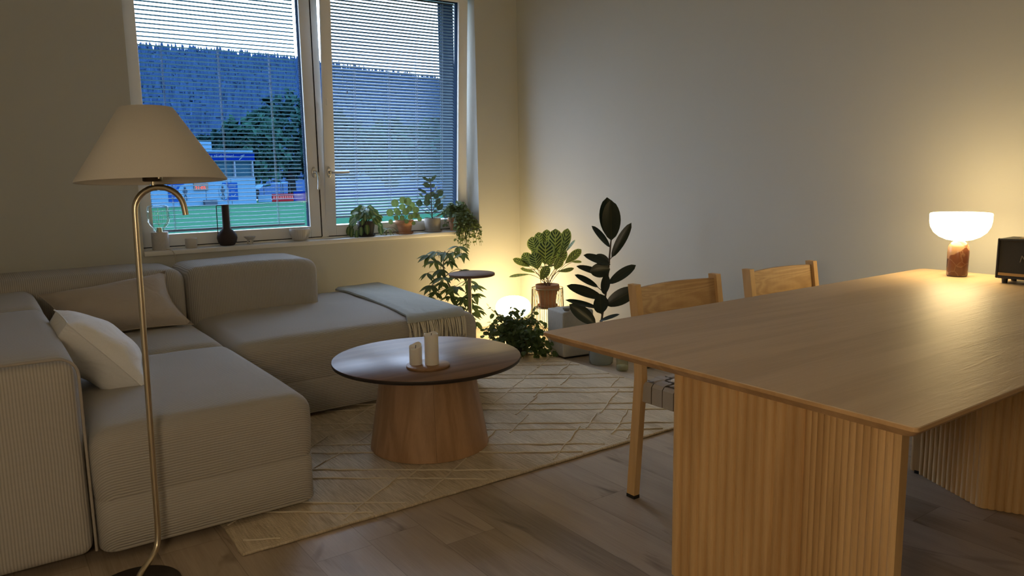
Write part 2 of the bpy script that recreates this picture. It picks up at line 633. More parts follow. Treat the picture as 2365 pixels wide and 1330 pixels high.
def sash(x0, x1, lab):
    """children in window space; local origin at the sash's lower edge"""
    s = bpy.data.objects.new('sash', None)
    COL.objects.link(s)
    s.parent = win
    s.location = (0, YF, 0.768)
    H = FZ1 - 0.012 - 0.768
    st = 0.074
    mb = MB()
    for a, b in (((x0, 0, 0), (x0 + st, 0.018, H)), ((x1 - st, 0, 0), (x1, 0.018, H)), ((x0 + st, 0, 0), (x1 - st, 0.018, 0.072)), ((x0 + st, 0, H - 0.075), (x1 - st, 0.018, H))):
        mb.rbox(a, b, 0.004, 2, (1, 1, 1))
    for a, b in (((x0 + .034, .017, .03), (x0 + st, 0.062, H - .03)), ((x1 - st, .017, .03), (x1 - .034, 0.062, H - .03)), ((x0 + st, .017, .03), (x1 - st, 0.062, 0.072)), ((x0 + st, .017, H - 0.075), (x1 - st, 0.062, H - .03))):
        mb.box(a, b)
    fr = mb.build('sash_frame', m_frame, s)
    mb = MB()
    mb.box((x0 + st - 0.005, 0.016, 0.067), (x1 - st + 0.005, 0.019, H - 0.07))
    mb.build('pane', m_pane, s)
    mb = MB()
    for a, b in (((x0 + st - .001, .022, .07), (x0 + st + .002, .064, H - .07)), ((x1 - st - .002, .022, .07), (x1 - st + .001, .064, H - .07)), ((x0 + st, .022, H - .078), (x1 - st, .064, H - .074))):
        mb.box(a, b)
    mb.build('added_dark_lining', m_shade_lining, s)  # dark strips added to tone down the sky-lit sash sides
    return s
m_shade_lining = plain('blue_grey_shade_lining', (0.022, 0.036, 0.060), 0.9, spec=0.0)
m_pane = glass_thin('window_glass', (0.97, 0.985, 1.0), 0.16)
sash_left = sash(0.825, 1.957, 'left')
sash_right = sash(1.992, 3.124, 'right')
TILT = radians(3.6)
sash_right.rotation_euler = (TILT, 0, 0)

# handles: left one turned down (closed), right one turned level (tilted open)
def handle(par, x, z, level):
    h = bpy.data.objects.new('handle', None)
    mb = MB()
    mb.lathe([(1.0, 0.0), (1.0, 8), (0.92, 11.5), (0.6, 12), (0, 12)], 28, (x, 0.002, z), True, True, Matrix(((0.0165, 0, 0), (0, 0, -0.001), (0, 0.037, 0))))
    mb.cyl((x, -0.010, z), (x, -0.050, z), 0.011, seg=14)
    if level:
        pts = bez((x, -0.048, z), (x + 0.03, -0.058, z), (x + 0.06, -0.052, z - 0.001), (x + 0.125, -0.050, z + 0.002), 10)
    else:
        pts = bez((x, -0.046, z + 0.004), (x + 0.012, -0.066, z - 0.01), (x + 0.014, -0.054, z - 0.05), (x + 0.008, -0.050, z - 0.115), 10)
    mb.tube(pts, 0.009, 10, True, [0.0095 - 0.0015 * i / 10 for i in range(11)])
    return mb.build('handle', m_steel, par)
handle(sash_left, 1.925, 1.205 - 0.768, False)
handle(sash_right, 2.022, 1.205 - 0.768, True)
mb = MB()
mb.box((2.004, 0.030, 0.30), (2.010, 0.036, 1.25)); mb.box((2.000, 0.015, 0.86), (2.012, 0.04, 0.89))
mb.build('stay_arm', m_steel, sash_right)
mb = MB(); mb.rbox((2.015, -0.004, 0.88), (2.027, 0.002, 0.925), 0.003, 2); mb.build('latch_cover', m_frame, sash_right)

# outside reveal sill of metal
mb = MB(); mb.box((WX0, YF + 0.10, 0.70), (WX1, 5.46, 0.742)); struct('trim_2', mb, m_shade_lining)
mb = MB()
mb.box((WX1 - 0.004, YF + 0.105, 0.742), (WX1 + 0.004, 5.41, WZ1)); mb.box((WX0 - 0.004, YF + 0.105, 0.742), (WX0 + 0.004, 5.41, WZ1)); mb.box((WX0, YF + 0.105, WZ1 - 0.004), (WX1, 5.41, WZ1 + 0.004))
struct('added_outer_lining', mb, plain('added_dark_outer_lining', (0.010, 0.018, 0.032), 0.9, spec=0.0))  # dark lining added so the sky-lit outer reveal stays dark

# ------------------------------------------------------------------ venetian blinds
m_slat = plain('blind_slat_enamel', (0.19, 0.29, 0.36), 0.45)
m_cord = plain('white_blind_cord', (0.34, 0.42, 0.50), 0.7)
def blind(x0, x1, zbot, ztop, pitch, ang, ladders, label, at, tilt, chain_x, tassel=None):
    b = thing('venetian_blind', label, 'window blind', at)
    b.rotation_euler = (tilt, 0, 0)
    mb = MB()
    z = zbot + 0.03
    w = 0.025
    while z < ztop - 0.04:
        vs, fs = [], []
        for i in range(5):
            q = (i / 4 - 0.5) * w
            c = 0.0022 * (1 - (2 * i / 4 - 1) ** 2)
            yy = q * cos(ang) - c * sin(ang)
            zz = q * sin(ang) + c * cos(ang)
            for xx in (x0, x1):
                vs.append((xx, yy, z + zz))
        for i in range(4):
            fs.append((2 * i, 2 * i + 1, 2 * i + 3, 2 * i + 2))
        mb.add(vs, fs, True)
        z += pitch
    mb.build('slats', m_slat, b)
    mb = MB(); mb.rbox((x0, -0.011, zbot), (x1, 0.011, zbot + 0.016), 0.004, 2, (1, 1, 1)); mb.build('bottom_rail', m_slat, b)
    mb = MB(); mb.rbox((x0, -0.014, ztop - 0.03), (x1, 0.014, ztop), 0.003, 2, (1, 1, 1)); mb.build('head_rail', m_slat, b)
    for lx in ladders:
        mb = MB()
        for yy in (-0.0125, 0.0125):
            mb.box((lx - 0.0009, yy - 0.0006, zbot), (lx + 0.0009, yy + 0.0006, ztop))
            mb.box((lx + 0.004, yy - 0.0005, zbot), (lx + 0.005, yy + 0.0005, ztop))
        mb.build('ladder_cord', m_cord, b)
    mb = MB()
    zz = zbot + 0.10 if tassel is None else tassel
    while zz < ztop:
        mb.sphere((chain_x, -0.016, zz), 0.0028, 6, 4)
        zz += 0.012
    mb.build('bead_chain', m_cord, b)
    if tassel is not None:
        mb = MB(); mb.lathe([(0.001, 0), (0.006, 0.004), (0.005, 0.016), (0.001, 0.022)], 10, (chain_x + 0.03, -0.016, tassel - 0.06))
        mb.tube([(chain_x + 0.03, -0.016, tassel - 0.04), (chain_x + 0.03, -0.016, tassel + 0.08)], 0.0009, 5)
        mb.build('pull_cord', m_cord, b)
    return b
blind(0.904, 1.858, 0.082, 1.70, 0.0252, radians(-11), (1.03, 1.36, 1.68), 'pale venetian blind with level open slats in the left window sash',
      (0, YF + 0.046, 0.768), 0.0, 1.872)
br = blind(2.075, 3.032, 0.115, 1.70, 0.0212, radians(37), (2.24, 2.50, 2.72, 2.93), 'pale venetian blind with half closed slats in the tilted right window sash',
      (0, YF, 0.768), TILT, 2.15, 1.02)
for ch in children(br):
    ch.location = (0, 0.046, 0)
# ================================================================== outside the window
G = -1.9
random.seed(3)
m_turf = new_mat('sports_turf')
t = NT(m_turf)
n = t.noise(t.mapping(t.coords(), (0.05, 0.2, 1)), 1.0, 3)
t.done(t.bsdf(t.mix(n, (0.0085, 0.0360, 0.0235), (0.0100, 0.0410, 0.0265)), 1.0, 0, None, 0.0))
mb = MB()
mb.add([(-80, 5.5, G), (160, 5.5, G), (160, 108, G), (-80, 108, G)], [(0, 1, 2, 3)])
struct('ground_1', mb, m_turf, None, 'green sports field outside the window', 'field')

m_hill = new_mat('haze_tinted_hillside')
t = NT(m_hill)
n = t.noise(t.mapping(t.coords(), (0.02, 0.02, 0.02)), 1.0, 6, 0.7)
t.done(t.bsdf(t.mix(n, (0.00399, 0.01207, 0.03417), (0.00870, 0.02296, 0.05548)), 1.0, 0, None, 0.0))  # blue distance haze is mixed into the hill's base colour
AZ = [(-12, .150), (10.1, .1500), (12, .1500), (15, .1480), (18, .1435), (20.3, .1400), (22.7, .1350), (25.1, .1285), (28, .121), (30.6, .1150), (31.6, .1100), (36, .10), (50, .09), (60, .085)]
def ridge(a):
    for (a0, v0), (a1, v1) in zip(AZ, AZ[1:]):
        if a0 <= a <= a1:
            return v0 + (v1 - v0) * (a - a0) / (a1 - a0)
    return AZ[-1][1]
def hill_z(a, r):
    k = max(0.0, min(1.0, (r - 150) / 750))
    h = ridge(a) * 880 * k ** 1.15 + 1.17 * k
    h += (noise.noise((a * 0.25, r * 0.006, 0)) * 7) * k * (1 - k) * 3
    return G + (h + 1.9 * k)
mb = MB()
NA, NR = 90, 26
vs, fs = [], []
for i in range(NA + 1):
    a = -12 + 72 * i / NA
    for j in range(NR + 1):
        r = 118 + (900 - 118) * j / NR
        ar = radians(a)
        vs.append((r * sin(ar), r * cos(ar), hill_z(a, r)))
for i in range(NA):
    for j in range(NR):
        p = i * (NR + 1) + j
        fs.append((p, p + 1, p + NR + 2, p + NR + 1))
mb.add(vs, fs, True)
struct('ground_2', mb, m_hill, None, 'forested hillside tinted with blue haze rising behind the sports field', 'hill')

# the forest on the hill: nobody could count it
m_spruce = plain('haze_tinted_spruce', (0.00688, 0.01950, 0.04906), 1.0, var=0.5, grain_scale=0.08, spec=0.0)  # needle colour carries the same painted blue haze
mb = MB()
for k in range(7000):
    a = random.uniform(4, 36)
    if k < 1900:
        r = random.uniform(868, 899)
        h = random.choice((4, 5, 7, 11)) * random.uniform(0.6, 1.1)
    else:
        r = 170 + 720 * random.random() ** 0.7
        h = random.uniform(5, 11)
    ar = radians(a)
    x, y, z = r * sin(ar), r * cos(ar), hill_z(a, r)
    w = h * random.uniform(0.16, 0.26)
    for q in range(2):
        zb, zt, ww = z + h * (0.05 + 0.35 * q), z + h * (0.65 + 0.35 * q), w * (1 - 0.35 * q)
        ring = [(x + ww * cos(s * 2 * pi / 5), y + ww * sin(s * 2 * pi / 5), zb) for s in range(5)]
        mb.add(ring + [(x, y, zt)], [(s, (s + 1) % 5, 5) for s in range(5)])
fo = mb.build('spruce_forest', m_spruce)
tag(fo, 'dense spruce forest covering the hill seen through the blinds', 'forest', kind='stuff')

# leafy trees behind the clubhouse and along the field
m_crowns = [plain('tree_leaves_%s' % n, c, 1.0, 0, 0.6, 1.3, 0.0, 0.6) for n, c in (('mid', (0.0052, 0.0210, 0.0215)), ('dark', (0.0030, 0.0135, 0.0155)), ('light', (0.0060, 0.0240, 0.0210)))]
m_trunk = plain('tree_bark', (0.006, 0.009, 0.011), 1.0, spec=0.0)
def tree(x, y, h, w, kind, label):
    t = thing('leafy_tree', label, 'tree', (x, y, G), group='trees beyond the sports field')
    mb = MB()
    mb.cyl((0, 0, 0), (0, 0, h * 0.5), w * 0.06, w * 0.03, 6)
    mb.build('trunk', m_trunk, t)
    mb = MB()
    for q in range(420):
        th, ph = random.uniform(0, 2 * pi), random.uniform(-1, 1)
        rr = random.uniform(0.55, 1.0)
        cx, cy = rr * w * 0.5 * sqrt(1 - ph * ph) * cos(th), rr * w * 0.5 * sqrt(1 - ph * ph) * sin(th)
        cz = h * 0.58 + rr * h * 0.42 * ph
        s = random.uniform(0.035, 0.085) * w
        c = Vector((cx, cy, cz))
        for e in range(3):
            v = [c + Vector((random.uniform(-s, s), random.uniform(-s, s), random.uniform(-s, s))) for _ in range(4)]
            mb.add(v, [(0, 1, 2), (0, 2, 3), (0, 3, 1)], True)
    mb.build('crown', m_crowns[kind], t)
    return t
tree_rows = [
    (22.5, 112, 10.5, 9, 0, 'green leafy tree behind the clubhouse left end'),
    (29.5, 113, 10.0, 10, 1, 'dark leafy tree behind the clubhouse right corner'),
    (34.5, 114, 12.5, 11, 2, 'tall light green tree just right of the clubhouse'),
    (41.5, 118, 16.0, 12, 0, 'tallest leafy tree beside the left blind edge'),
    (49.5, 121, 14.0, 12, 1, 'dark tree just right of the window mullion'),
    (57.0, 116, 12.0, 12, 0, 'leafy tree above the middle of the blue boards'),
    (65.5, 118, 12.5, 12, 2, 'light tree near the right end of the blue boards'),
    (74.0, 122, 12.0, 13, 1, 'dark tree at the far right of the field'),
]
for x, y, h, w, k, lab in tree_rows:
    tree(x, y, h, w, k, lab)

# ---- clubhouse of stacked cabins with boards, posters and a clock
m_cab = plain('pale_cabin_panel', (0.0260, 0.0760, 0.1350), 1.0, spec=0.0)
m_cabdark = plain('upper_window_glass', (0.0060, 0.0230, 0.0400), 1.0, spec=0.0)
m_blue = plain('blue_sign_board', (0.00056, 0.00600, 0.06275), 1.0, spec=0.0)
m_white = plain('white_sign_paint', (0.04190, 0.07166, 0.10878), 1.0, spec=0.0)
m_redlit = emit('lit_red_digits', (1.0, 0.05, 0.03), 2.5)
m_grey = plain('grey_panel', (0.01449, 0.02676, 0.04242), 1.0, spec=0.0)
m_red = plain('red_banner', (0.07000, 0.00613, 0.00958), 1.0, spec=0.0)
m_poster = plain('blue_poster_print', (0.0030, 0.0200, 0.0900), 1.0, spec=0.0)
LX = 16.0
ang = atan2(94.25 - 91.39, 28.65 - 16.05)
club = thing('clubhouse', 'pale blue two-storey cabin clubhouse with blue sign across the field', 'building', (28.65, 94.25, G), ang)
mb = MB(); mb.box((-LX, 0, 0), (0, 5, 3.05)); mb.build('lower_cabin', m_cab, club)
mb = MB(); mb.box((-LX, 0.3, 3.05), (-0.05, 5, 5.2)); mb.build('upper_cabin', m_cabdark, club)
mb = MB()
for sx in (-0.28, -2.6, -5.2, -7.8, -10.4, -13):
    mb.box((sx, -0.02, 3.05), (sx + 0.16, 0.34, 5.2))
mb.box((-LX, -0.02, 3.05), (0, 0.4, 3.17))
mb.build('window_posts', m_white, club)
mb = MB(); mb.box((-LX, -0.10, 5.18), (0.05, 0.4, 6.15)); bd = mb.build('sign_board', m_blue, club)
mb = MB(); mb.box((-LX - 0.2, -0.3, 6.15), (-0.25, 5.2, 6.36)); mb.build('roof', m_cab, club)
mb = MB(); mb.box((-7.4, 2, 6.3), (-4.2, 2.3, 7.4)); mb.build('roof_mast', m_cab, club)
RXM = Matrix.Rotation(pi / 2, 4, 'X')
wx = -2.62
for word in ('idretten!', 'til', 'tilbake'):
    wo = text_obj('sign_word', word, 0.56, m_white, bd, Matrix.Identity(4))
    xs = [v.co.x for v in wo.data.vertices]
    wo.data.transform(Matrix.Translation((wx - max(xs), -0.115, 5.50)) @ RXM)
    wx -= max(xs) - min(xs) + 0.17
mb = MB()
mb.box((-2.05, -0.13, 5.42), (-1.35, -0.11, 5.50), Matrix.Rotation(radians(-38), 3, 'Y'))
mb.build('sign_mark', m_white, bd)
mb = MB(); mb.box((-1.75, -0.13, 5.72), (-1.25, -0.11, 5.80), Matrix.Rotation(radians(-15), 3, 'Y'))
mb.build('sign_mark', m_white, bd)
for k in range(5):
    mb = MB(); mb.box((-LX + 0.2 + k * 3.15, -0.015, 0.05), (-LX + 0.26 + k * 3.15, 0.0, 3.0)); mb.build('panel_joint', m_grey, club)
for s0, flip in ((-4.25, False), (-10.7, True)):
    mb = MB(); mb.box((s0, -0.06, 0.55), (s0 + 1.85, 0, 2.60)); po = mb.build('poster', m_poster, club)
    cx = s0 + (0.1 if not flip else 1.75)
    mb = MB()
    pts = [(cx + 0.62 * cos(a), 1.55 + 0.92 * sin(a)) for a in [2 * pi * i / 20 for i in range(20)]]
    mb.add([(x, -0.075, z) for x, z in pts], [list(range(20))])
    mb.build('pale_disc', m_cab, po)
    mb = MB()
    sg = -1 if not flip else 1
    fx = cx + sg * 0.15
    mb.sphere((fx, -0.1, 2.12), 0.13, 8, 6)
    mb.tube([(fx, -0.1, 2.0), (fx, -0.1, 1.45)], 0.10, 6)
    for q in (-1, 1):
        mb.tube([(fx, -0.1, 1.9), (fx + q * 0.26, -0.1, 1.75), (fx + q * 0.1, -0.1, 1.5)], 0.045, 5)
        mb.tube([(fx, -0.1, 1.45), (fx + q * 0.14, -0.1, 1.05), (fx + q * 0.12, -0.1, 0.72)], 0.055, 5)
    mb.build('printed_figure', m_grey, po)
    text_obj('poster_lettering', 'coop', 0.46, m_white, po, Matrix.Translation((s0 + (0.72 if not flip else 0.08), -0.075, 2.08)) @ RXM)
    mb = MB()
    px = s0 + (0.95 if not flip else 0.35)
    mb.box((px, -0.08, 0.98), (px + 0.34, -0.065, 1.08), Matrix.Rotation(radians(35), 3, 'Y'))
    mb.box((px + 0.2, -0.08, 1.02), (px + 0.66, -0.065, 1.12), Matrix.Rotation(radians(-40), 3, 'Y'))
    mb.build('poster_mark', m_white, po)
    mb = MB(); mb.box((px, -0.08, 1.55), (px + 0.5, -0.065, 1.62)); mb.build('poster_line', m_white, po)
mb = MB(); mb.box((-7.75, -0.12, 1.80), (-6.05, 0, 2.60)); ck = mb.build('clock_board', m_black, club)
text_obj('clock_digits', '21:03', 0.56, m_redlit, ck, Matrix.Translation((-7.62, -0.135, 1.86)) @ RXM)
mb = MB(); mb.box((-6.75, -0.5, 0.02), (-5.25, -0.05, 0.66)); mb.build('bench', m_grey, club)

# ---- advertising boards along the far side of the field
bo = thing('advertising_board', 'red and blue advertising boards right of the clubhouse', 'board', (30.2, 98.5, G), 0.0)
mb = MB(); mb.box((0, 0, 0), (1.7, 0.1, 0.95)); mb.build('grey_panel', m_cab, bo)
mb = MB(); mb.box((1.75, 0, 0), (4.55, 0.1, 1.0)); rb = mb.build('red_panel', m_red, bo)
mb = MB()
for k in range(9):
    mb.box((1.9 + 0.3 * k, -0.02, 0.30), (2.1 + 0.3 * k, -0.005, 0.72))
mb.build('red_panel_print', plain('faded_red_print', (0.10290, 0.01850, 0.02176), 0.7), rb)
mb = MB(); mb.box((4.6, 0, 0), (6.6, 0.1, 1.25)); bb = mb.build('blue_panel', m_blue, bo)
text_obj('panel_lettering', 'coop', 0.62, m_white, bb, Matrix.Translation((4.75, -0.02, 0.55)) @ RXM)
bo2 = thing('advertising_board', 'long row of blue advertising boards behind the right sash', 'board', (37.2, 98.5, G), 0.0)
for k in range(6):
    mb = MB(); mb.box((k * 4.0, 0, 0), (k * 4.0 + 3.94, 0.1, 1.55)); mb.build('blue_panel', m_blue, bo2)
cv = thing('canopy', 'low pale canopy standing behind the red board', 'shelter', (31.9, 101.5, G))
mb = MB(); mb.add([(0, 0, 2.15), (3.6, 0, 2.45), (3.6, 3, 2.45), (0, 3, 2.15), (-0.6, 0, 1.6), (-0.6, 3, 1.6)], [(0, 1, 2, 3), (4, 0, 3, 5)])
mb.build('canopy_roof', m_cab, cv)
for px, py in ((0, 0.1), (3.5, 0.1), (3.5, 2.9), (0, 2.9)):
    mb = MB(); mb.box((px, py, 0), (px + 0.08, py + 0.08, 2.2)); mb.build('post', m_grey, cv)
mp = thing('floodlight_mast', 'slim mast standing right of the clubhouse', 'mast', (34.0, 101, G))
mb = MB(); mb.cyl((0, 0, 0), (0, 0, 4.6), 0.05, 0.04, 6); mb.build('pole', m_grey, mp)
# ================================================================== sofa corner
def wb(mb, name, mat, root):
    """link a mesh whose points were given in room coordinates under a thing"""
    return mb.build(name, mat, root, loc=tuple(-c for c in root.location))

SOFA = (0.465, 0.435, 0.385)
m_rib_seat = corduroy('corduroy_across_depth', SOFA, 'yz')
m_rib_x = corduroy('corduroy_upright', SOFA, 'x')
m_rib_y = corduroy('corduroy_arm', SOFA, 'y')
m_pipe = plain('sofa_piping', (0.36, 0.32, 0.27), 0.9)
sofa = thing('corner_sofa', 'beige corduroy modular corner sofa under the window', 'sofa', (0.92, 3.6, 0))
def crown(x0, x1, y0, y1, zt, amt, dents=()):
    def f(p):
        u = (p.x - x0) / (x1 - x0) * 2 - 1
        v = (p.y - y0) / (y1 - y0) * 2 - 1
        k = max(0, 1 - u ** 4) * max(0, 1 - v ** 4)
        dz = amt * k * max(0, min(1, (p.z - zt + 0.20) / 0.2))
        dz += 0.004 * k * noise.noise((p.x * 5, p.y * 5, 1.3))
        for (dx, dy, dr, dd) in dents:
            dz -= dd * math.exp(-(((p.x - dx) ** 2 + (p.y - dy) ** 2) / dr ** 2)) * k
        bul = 0.004 * sin(pi * max(0, min(1, (p.z - 0.2) / 0.22)))
        return Vector((p.x + bul * (1 if u > .9 else -1 if u < -.9 else 0), p.y + bul * (1 if v > .9 else -1 if v < -.9 else 0), p.z + dz))
    return f
def seat(x0, x1, y0, y1, zt=0.42, am=0.022, dents=()):
    mb = MB()
    rows = []
    for ins, z in ((0.008, 0.032), (0.001, 0.040), (0.001, 0.198), (0.008, 0.202)):
        pts = []
        for cx, cy, a0 in ((x1, y1, 0), (x0, y1, 90), (x0, y0, 180), (x1, y0, 270)):
            qx, qy = cx + (-.055 if cx == x1 else .055), cy + (-.055 if cy == y1 else .055)
            for i in range(9):
                a = radians(a0 + 90 * i / 8)
                pts.append((qx + (.055 - ins) * cos(a), qy + (.055 - ins) * sin(a), z))
        rows.append(pts)
    n = len(rows[0])
    mb.add([p for r_ in rows for p in r_], [(k * n + i, k * n + (i + 1) % n, (k + 1) * n + (i + 1) % n, (k + 1) * n + i) for k in range(3) for i in range(n)], True)
    mb.add(rows[0], [list(reversed(range(n)))]); mb.add(rows[3], [list(range(n))])
    wb(mb, 'seat_base', m_rib_seat, sofa)
    mb = MB(); mb.rbox((x0, y0, 0.156), (x1, y1, zt), 0.060, 6, (14, 14, 3), crown(x0, x1, y0, y1, zt, am, dents)); wb(mb, 'seat_cushion', m_rib_seat, sofa)
seat(0.226, 0.918, 2.525, 3.575)
seat(0.226, 0.915, 3.585, 4.40)
seat(0.926, 2.245, 3.505, 4.755, 0.42, 0.028, ((1.75, 4.3, 0.12, 0.012), (1.45, 3.9, 0.3, 0.008)))
def puff(axis, c0, c1, am):
    def f(p):
        q = p[axis]
        t = (q - c0) / (c1 - c0) * 2 - 1
        w = 0.004 * noise.noise((p.x * 4, p.y * 4, p.z * 4))
        return p + Vector((0, w, am * max(0, 1 - t ** 4) * max(0, min(1, (p.z - .5) / .15)) + w))
    return f
def back(x0, x1):
    mb = MB(); mb.rbox((x0, 4.275, 0.21), (x1, 4.755, 0.697), 0.062, 6, (14, 5, 5), puff(0, x0, x1, 0.014)); wb(mb, 'backrest', m_rib_x, sofa)
back(-0.12, 0.902)
back(0.908, 1.638)
def side(y0, y1, zt, front):
    mb = MB(); mb.rbox((-0.14, y0, 0.032), (0.217, y1, zt), 0.055, 6, (5, 14, 6), puff(1, y0, y1, 0.012)); wb(mb, 'side_backrest', m_rib_y, sofa)
    if front:
        mb = MB(); mb.rbox((-0.136, y0 - 0.013, 0.034), (0.211, y0 + 0.06, zt - 0.008), 0.05, 5, (6, 1, 8)); pn = wb(mb, 'front_panel', m_rib_x, sofa)
        mb = MB()
        pts = [(0.217, y0 + .002, 0.04), (0.217, y0 + .002, zt - .06)] + [(0.217 - .055 + .055 * cos(a), y0 + .002, zt - .055 + .055 * sin(a)) for a in [pi / 2 * i / 6 for i in range(7)]] + [(-0.09, y0 + .002, zt + .003)]
        mb.tube(pts, 0.0045, 6); wb(mb, 'piping', m_pipe, sofa)
side(2.560, 3.690, 0.655, True)
side(3.720, 4.38, 0.650, False)
for fx, fy in ((0.30, 2.62), (0.84, 2.62), (0.84, 3.48), (-0.05, 2.66), (1.0, 3.62), (2.16, 3.62), (2.16, 4.66), (-0.05, 4.66), (0.30, 4.3)):
    mb = MB(); mb.cyl((fx, fy, 0.013), (fx, fy, 0.036), 0.022, seg=12); wb(mb, 'foot', m_black, sofa)

# ------------------------------------------------------------------ pillows
def pillow(name, label, mat, A, B, Cc, D, thick, nrm, loc, pinch=0.10, seed=0, sag=0.0, back=None):
    """A top-left, B top-right, Cc bottom-right, D bottom-left corners of the flat case"""
    t = thing(name, label, 'cushion', loc)
    A, B, Cc, D = map(Vector, (A, B, Cc, D))
    nrm = Vector(nrm).normalized()
    N = 18
    mb = MB()
    def pt(u, v, sgn):
        du, dv = 2 * u - 1, 2 * v - 1
        uu = 0.5 + 0.5 * du * (1 - pinch * (1 - dv * dv))
        vv = 0.5 + 0.5 * dv * (1 - pinch * (1 - du * du))
        p = (A * (1 - uu) + B * uu) * (1 - vv) + (D * (1 - uu) + Cc * uu) * vv
        b = max(0, (1 - du * du)) ** 0.5 * max(0, (1 - dv * dv)) ** 0.5
        w = 0.010 * noise.noise((u * 4 + seed, v * 4, 2.0)) + 0.006 * sin(11 * (u + v) + seed) * b * abs(du * dv)
        p = p + nrm * (sgn * (thick if sgn > 0 else back or thick) * b ** (0.9 if sgn > 0 else 0.55) + w * (1 if b > 0.01 else 0))
        p.z -= sag * b
        return p
    for sgn in (1, -1):
        vs = [pt(i / N, j / N, sgn) for j in range(N + 1) for i in range(N + 1)]
        fs = []
        for j in range(N):
            for i in range(N):
                a = j * (N + 1) + i
                q = (a, a + N + 1, a + N + 2, a + 1)
                fs.append(q if sgn > 0 else tuple(reversed(q)))
        mb.add(vs, fs, True)
    o = wb(mb, 'case', mat, t)
    mb = MB()
    ed = [pt(i / N, 0, 1) for i in range(N)] + [pt(1, j / N, 1) for j in range(N)] + [pt(1 - i / N, 1, 1) for i in range(N)] + [pt(0, 1 - j / N, 1) for j in range(N + 1)]
    mb.tube(ed, 0.0028, 5, False)
    wb(mb, 'seam', mat, t)
    return t
m_linen = cloth('taupe_linen', (0.47, 0.41, 0.34), 420, 0.25, 0.25)
m_white_linen = cloth('white_linen', (0.84, 0.83, 0.81), 420, 0.2, 0.2)
pillow('lumbar_cushion', 'long taupe cushion lying against the left backrest', m_linen, (0.225, 4.235, 0.640), (0.800, 4.25, 0.705), (0.865, 4.02, 0.448), (0.285, 4.00, 0.435), 0.095, (-0.05, -0.8, 0.6), (0.56, 4.1, 0.44), 0.15, 1)
pillow('square_cushion', 'white square cushion leaning against the sofa arm', m_white_linen, (0.225, 3.335, 0.690), (0.495, 3.30, 0.490), (0.452, 2.945, 0.428), (0.234, 2.975, 0.692), 0.072, (0.78, -0.08, 0.62), (0.35, 3.2, 0.43), 0.09, 5, 0.0, 0.135)

# ------------------------------------------------------------------ folded throw with fringe
m_throw = cloth('grey_green_wool', (0.40, 0.415, 0.375), 260, 0.35, 0.15)
thr = thing('throw_blanket', 'grey fringed throw folded over the right end of the sofa', 'blanket', (2.05, 4.1, 0.45))
def seat_top(x, y):
    u = (x - 0.926) / (2.245 - 0.926) * 2 - 1
    v = (y - 3.505) / 1.25 * 2 - 1
    return 0.42 + 0.028 * max(0, 1 - u ** 4) * max(0, 1 - v ** 4)
def drop_path():
    pts = []
    y = 4.71
    while y > 3.60:
        pts.append((y, None)); y -= 0.06
    for i in range(7):
        a = radians(48) * i / 6
        pts.append((3.567 - 0.075 * sin(a), 0.358 + 0.075 * cos(a)))
    return pts
path = drop_path()
NU = 16
def throw_pt(k, i, lay):
    y, z = path[k]
    s = k / (len(path) - 1)
    u = i / NU
    xl = 1.905 - 0.105 * s
    xr = 2.235 - 0.085 * s
    x = xl + (xr - xl) * u
    if z is None:
        z = max(seat_top(min(x, 2.15), max(y, 3.62)), 0.430)
    th = lay * (0.024 - 0.006 * s) * (1 if 0 < i < NU else 0.5)
    wv = 0.004 * noise.noise((x * 9, y * 5, lay)) + 0.003 * sin(14 * x + 6 * y)
    ny = -1 if s > 0.85 else 0
    up = 1 - max(0, min(1, (s - 0.68) / 0.3))
    z0 = z + 0.004
    return Vector((x, y - (1 - up) * (0.003 + th + wv * lay), z0 + up * (th + wv * lay)))
mb = MB()
K = len(path)
for lay in (0, 1):
    vs = [throw_pt(k, i, lay) for k in range(K) for i in range(NU + 1)]
    fs = []
    for k in range(K - 1):
        for i in range(NU):
            a = k * (NU + 1) + i
            q = (a, a + NU + 1, a + NU + 2, a + 1)
            fs.append(q if lay else tuple(reversed(q)))
    mb.add(vs, fs, True)
rim = [(0, i) for i in range(NU + 1)] + [(k, NU) for k in range(1, K)] + [(K - 1, i) for i in range(NU - 1, -1, -1)] + [(k, 0) for k in range(K - 2, 0, -1)]
vs = [throw_pt(k, i, 0) for k, i in rim] + [throw_pt(k, i, 1) for k, i in rim]
L = len(rim)
mb.add(vs, [(q, (q + 1) % L, L + (q + 1) % L, L + q) for q in range(L)], True)
wb(mb, 'folded_cloth', m_throw, thr)
random.seed(11)
mb = MB()
m_fringe = plain('cream_wool_yarn', (0.72, 0.67, 0.55), 0.95)
for q in range(48):
    x = 1.803 + (2.146 - 1.803) * (q + random.uniform(-0.3, 0.3)) / 47
    L0 = random.uniform(0.090, 0.128)
    sw = random.uniform(-0.018, 0.018)
    y0 = 3.494 + random.uniform(-0.006, 0.004)
    pts = [(x, y0 + .012, 0.418), (x + sw * .3, y0 - .012, 0.412 - L0 * .3), (x + sw * random.uniform(.3, 1.2), y0 - .008, 0.412 - L0 * .7), (x + sw, y0 - .008, 0.412 - L0)]
    mb.tube(bez(*pts, 6), 0.0036, 5)
wb(mb, 'fringe', m_fringe, thr)

